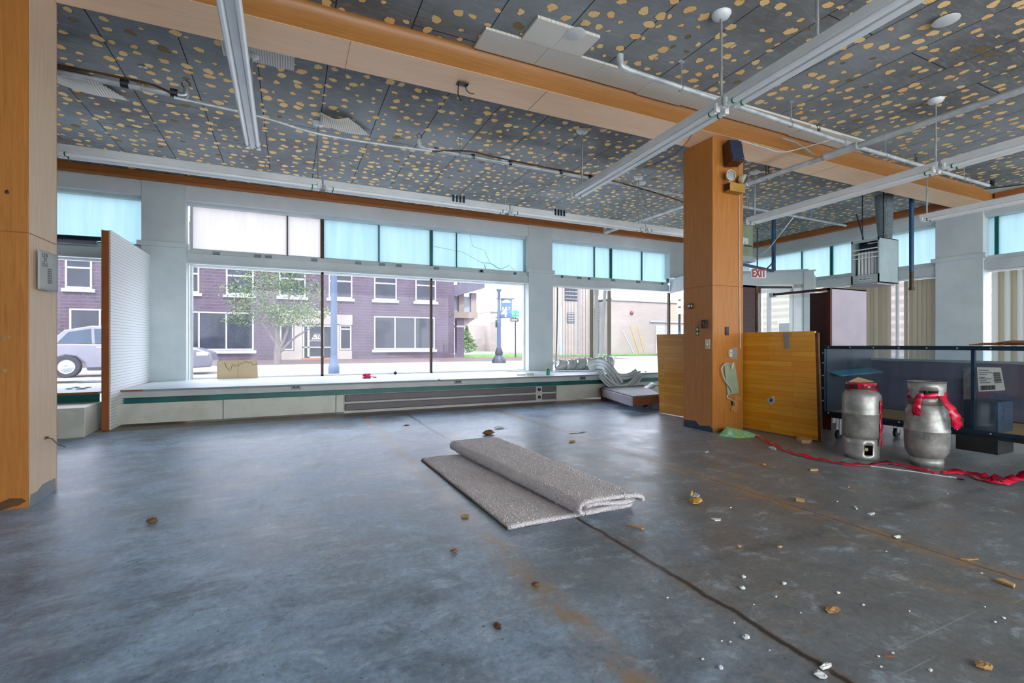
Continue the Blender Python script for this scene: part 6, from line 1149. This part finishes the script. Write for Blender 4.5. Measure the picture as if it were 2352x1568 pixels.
specific = (('plaster_chip', 'pointed white plaster chip lying on the dark floor seam', 'debris', Z2(1025, 1478), (.026, .012, .012), 'plaster'), ('plaster_chip', 'rounded white plaster chip just beside the dark floor seam, nearest the viewer', 'debris', Z2(990, 1530), (.018, .02, .012), 'plaster'),
  ('brown_clod', 'brown clod on the blue floor near the bleached column', 'debris', onZ(350, 1200, 0), (.03, .022, .028), 'brown_crumb'), ('orange_clod', 'orange-brown tuft on the floor to the viewer side of the carpet', 'debris', onZ(1043, 1267, 0), (.018, .014, .014), 'red_board'),
  ('leaf_litter', 'dark clump of dry leaf litter behind the carpet', 'debris', onZ(1122, 998, 0), (.075, .05, .05), 'brown_crumb'), ('leaf_litter', 'smaller dark scrap of litter just in front of the leaf clump behind the carpet', 'debris', onZ(1142, 1010, 0), (.05, .03, .02), 'brown_crumb'),
  ('plaster_scrap', 'pale flaky scrap behind the dark leaf clump', 'debris', onZ(1147, 984, 0), (.07, .03, .025), 'plaster'), ('white_scrap', 'long white scrap on the floor in front of the heating register', 'debris', onZ(1326, 993, 0), (.11, .03, .02), 'plaster'), ('tan_scrap', 'tan scrap on the floor below the long white scrap', 'debris', onZ(1314, 1015, 0), (.04, .025, .02), 'tan_crumb'),
  ('brown_flake', 'flat brown flake on the open floor close to the viewer', 'debris', Z2(1060, 1142), (.036, .02, .014), 'tan_crumb'), ('foam_lump', 'tan foam lump on the floor in the lower corner of the picture', 'debris', Z2(1965, 1478), (.03, .02, .016), 'tan_crumb'), ('rusty_stub', 'short rusty stub on the bluish floor close to the viewer', 'debris', onZ(1143, 1441, 0), (.012, .022, .012), 'rust'),
  ('tan_chip', 'small orange wood chip nearest the dark seam', 'wood chip', Z2(510, 764), (.014, .01, .01), 'pale_wood'), ('tan_chip', 'small orange wood chip on the dark cross stain', 'wood chip', Z2(750, 766), (.017, .01, .01), 'pale_wood'), ('dirt_clump', 'small dirt clump on the tan adhesive trail beside the carpet', 'debris', onZ(1068, 1187, 0), (.025, .02, .014), 'tan_crumb'), ('dirt_clump', 'white-topped dirt clump further along the tan adhesive trail', 'debris', onZ(1230, 1343, 0), (.016, .014, .012), 'brown_crumb'),
  ('pebble', 'small dark pebble on the floor before the white ledge panel', 'debris', onZ(934, 977, 0), (.04, .02, .012), 'brown_crumb'), ('pebble', 'little grey pebble between yellow wrapper and long floor trail', 'debris', Z2(1450, 708), (.026, .014, .012), 'plaster'), ('pale_stub', 'small brown and white stub on the floor before the iridescent bag', 'debris', Z2(656, 281), (.022, .018, .018), 'tan_crumb'))
for i, (n, l, c_, p, s, mt) in enumerate(specific): crumb(n, l, c_, p, s, mt, None, 40 + i)
def slab(name, label, pts, h, mt, cat='wood offcut', bev=.002): P_ = [onZ(x, y, .0) for x, y in pts]; one(name, label, cat, MB().prism([p + Vector((0, 0, .001)) for p in P_], (0, 0, h)), m[mt], bevel=bev)
def z2(x, y): return (1500 + x / 2.5786, 960 + y / 2.5786)
slab('wood_offcut', 'pale wood block on the floor in front of the plank panel', [z2(848, 134), z2(868, 122), z2(942, 140), z2(928, 152), z2(880, 150)], .035, 'pale_wood')
slab('wood_offcut', 'short brown offcut on the floor midway between panel and yellow wrapper', [z2(930, 308), z2(978, 304), z2(978, 313), z2(932, 314)], .012, 'pale_wood')
slab('wood_offcut', 'orange wood offcut on the long tan floor trail', [z2(845, 482), z2(898, 492), z2(896, 502), z2(846, 494)], .016, 'pale_wood'); slab('wood_offcut', 'flat pale wood shard at the far edge of the floor near the frame', [z2(2022, 966), z2(2075, 962), z2(2146, 998), z2(2136, 1010), z2(2060, 980)], .012, 'pale_wood')
slab('wood_splinter', 'pointed wood splinter beside the rolled carpet', [(1436, 1204), (1478, 1210), (1479, 1215), (1474, 1216)], .006, 'pale_wood', bev=0); slab('tile_shard', 'white tile shard on the floor below the yellow wrapper', [z2(340, 598), z2(402, 600), z2(400, 608), z2(368, 610)], .006, 'white', 'tile shard', 0)
slab('paper_scrap', 'small white paper scrap on the floor before the iridescent bag', [z2(306, 202), z2(326, 195), z2(330, 200), z2(310, 207)], .006, 'paper', 'paper', 0); slab('paper_scrap', 'crinkled translucent scrap beside the red tape near the plank panel', [z2(684, 176), z2(708, 172), z2(730, 184), z2(722, 190), z2(700, 184)], .012, 'paper', 'paper', 0)
slab('plastic_bit', 'narrow white plastic bit near the long tan trail', [z2(1190, 528), z2(1200, 526), z2(1213, 540), z2(1204, 542)], .006, 'white', 'plastic scrap', 0); slab('plastic_bit', 'forked white plastic bit next to the narrow one', [z2(1268, 570), z2(1310, 562), z2(1314, 566), z2(1290, 576)], .006, 'white', 'plastic scrap', 0)
slab('thin_stick', 'thin curved stick on the floor trail near the edge of the frame', [z2(1820, 836), z2(1870, 836), z2(1930, 832), z2(1928, 840), z2(1870, 844)], .006, 'tan_crumb', 'stick', 0); slab('wire_bit', 'short dull red wire bit on the dark floor close to the viewer', [z2(1370, 1410), z2(1400, 1408), z2(1430, 1420), z2(1398, 1416)], .005, 'red_board', 'wire', 0)
p = Z2(255, 505); t = thing('crumpled_wrapper', 'crumpled yellow snack wrapper on the open floor', 'wrapper', p); w1 = MB(); rr = random.Random(9); w1.chunk((p.x, p.y, 0), (.05, .035, .04), rr); obj('foil', w1, m['amber_box'], t); obj('silver_inside', MB().chunk((p.x + .015, p.y + .02, .025), (.03, .025, .035), rr), m['foil'], t); obj('torn_flap', MB().prism([(p.x - .03, p.y + .02, .05), (p.x, p.y + .02, .045), (p.x - .01, p.y + .025, .085)], (0, .004, 0)), m['amber_box'], t)
# ================================================================ LIGHT AND CAMERA
sc = bpy.context.scene
W = bpy.data.worlds.new('sky'); sc.world = W; W.use_nodes = True; nt = W.node_tree; nt.nodes.clear()
bg = nt.nodes.new('ShaderNodeBackground'); ow = nt.nodes.new('ShaderNodeOutputWorld'); nt.links.new(bg.outputs[0], ow.inputs[0])
bg.inputs[0].default_value = (.91, .965, 1.0, 1); bg.inputs[1].default_value = 3.0
s = bpy.data.lights.new('sun', 'SUN'); s.energy = 2.6; s.angle = math.radians(3); s.color = (1, .95, .87)
so = bpy.data.objects.new('sun', s); C.objects.link(so); so.rotation_euler = (math.radians(38), math.radians(8), math.radians(-20))
cam = bpy.data.cameras.new('camera'); co = bpy.data.objects.new('camera', cam); C.objects.link(co)
co.location = (0, 0, CAMZ); co.rotation_euler = (PI / 2, 0, -YAW); cam.sensor_width = 36; cam.lens = FOC / 2352 * 36; cam.shift_y = (HOR - 784) / 2352; cam.clip_start = .05; cam.clip_end = 400
sc.camera = co
vs = sc.view_settings; vs.view_transform = 'Standard'; vs.look = 'None'; vs.exposure = 1.15; vs.gamma = 1; vs.use_curve_mapping = False
cy = sc.cycles; cy.use_denoising = True; cy.max_bounces = 10; cy.diffuse_bounces = 5; cy.transparent_max_bounces = 16; cy.transmission_bounces = 8; cy.caustics_reflective = False; cy.caustics_refractive = False; cy.sample_clamp_indirect = 8
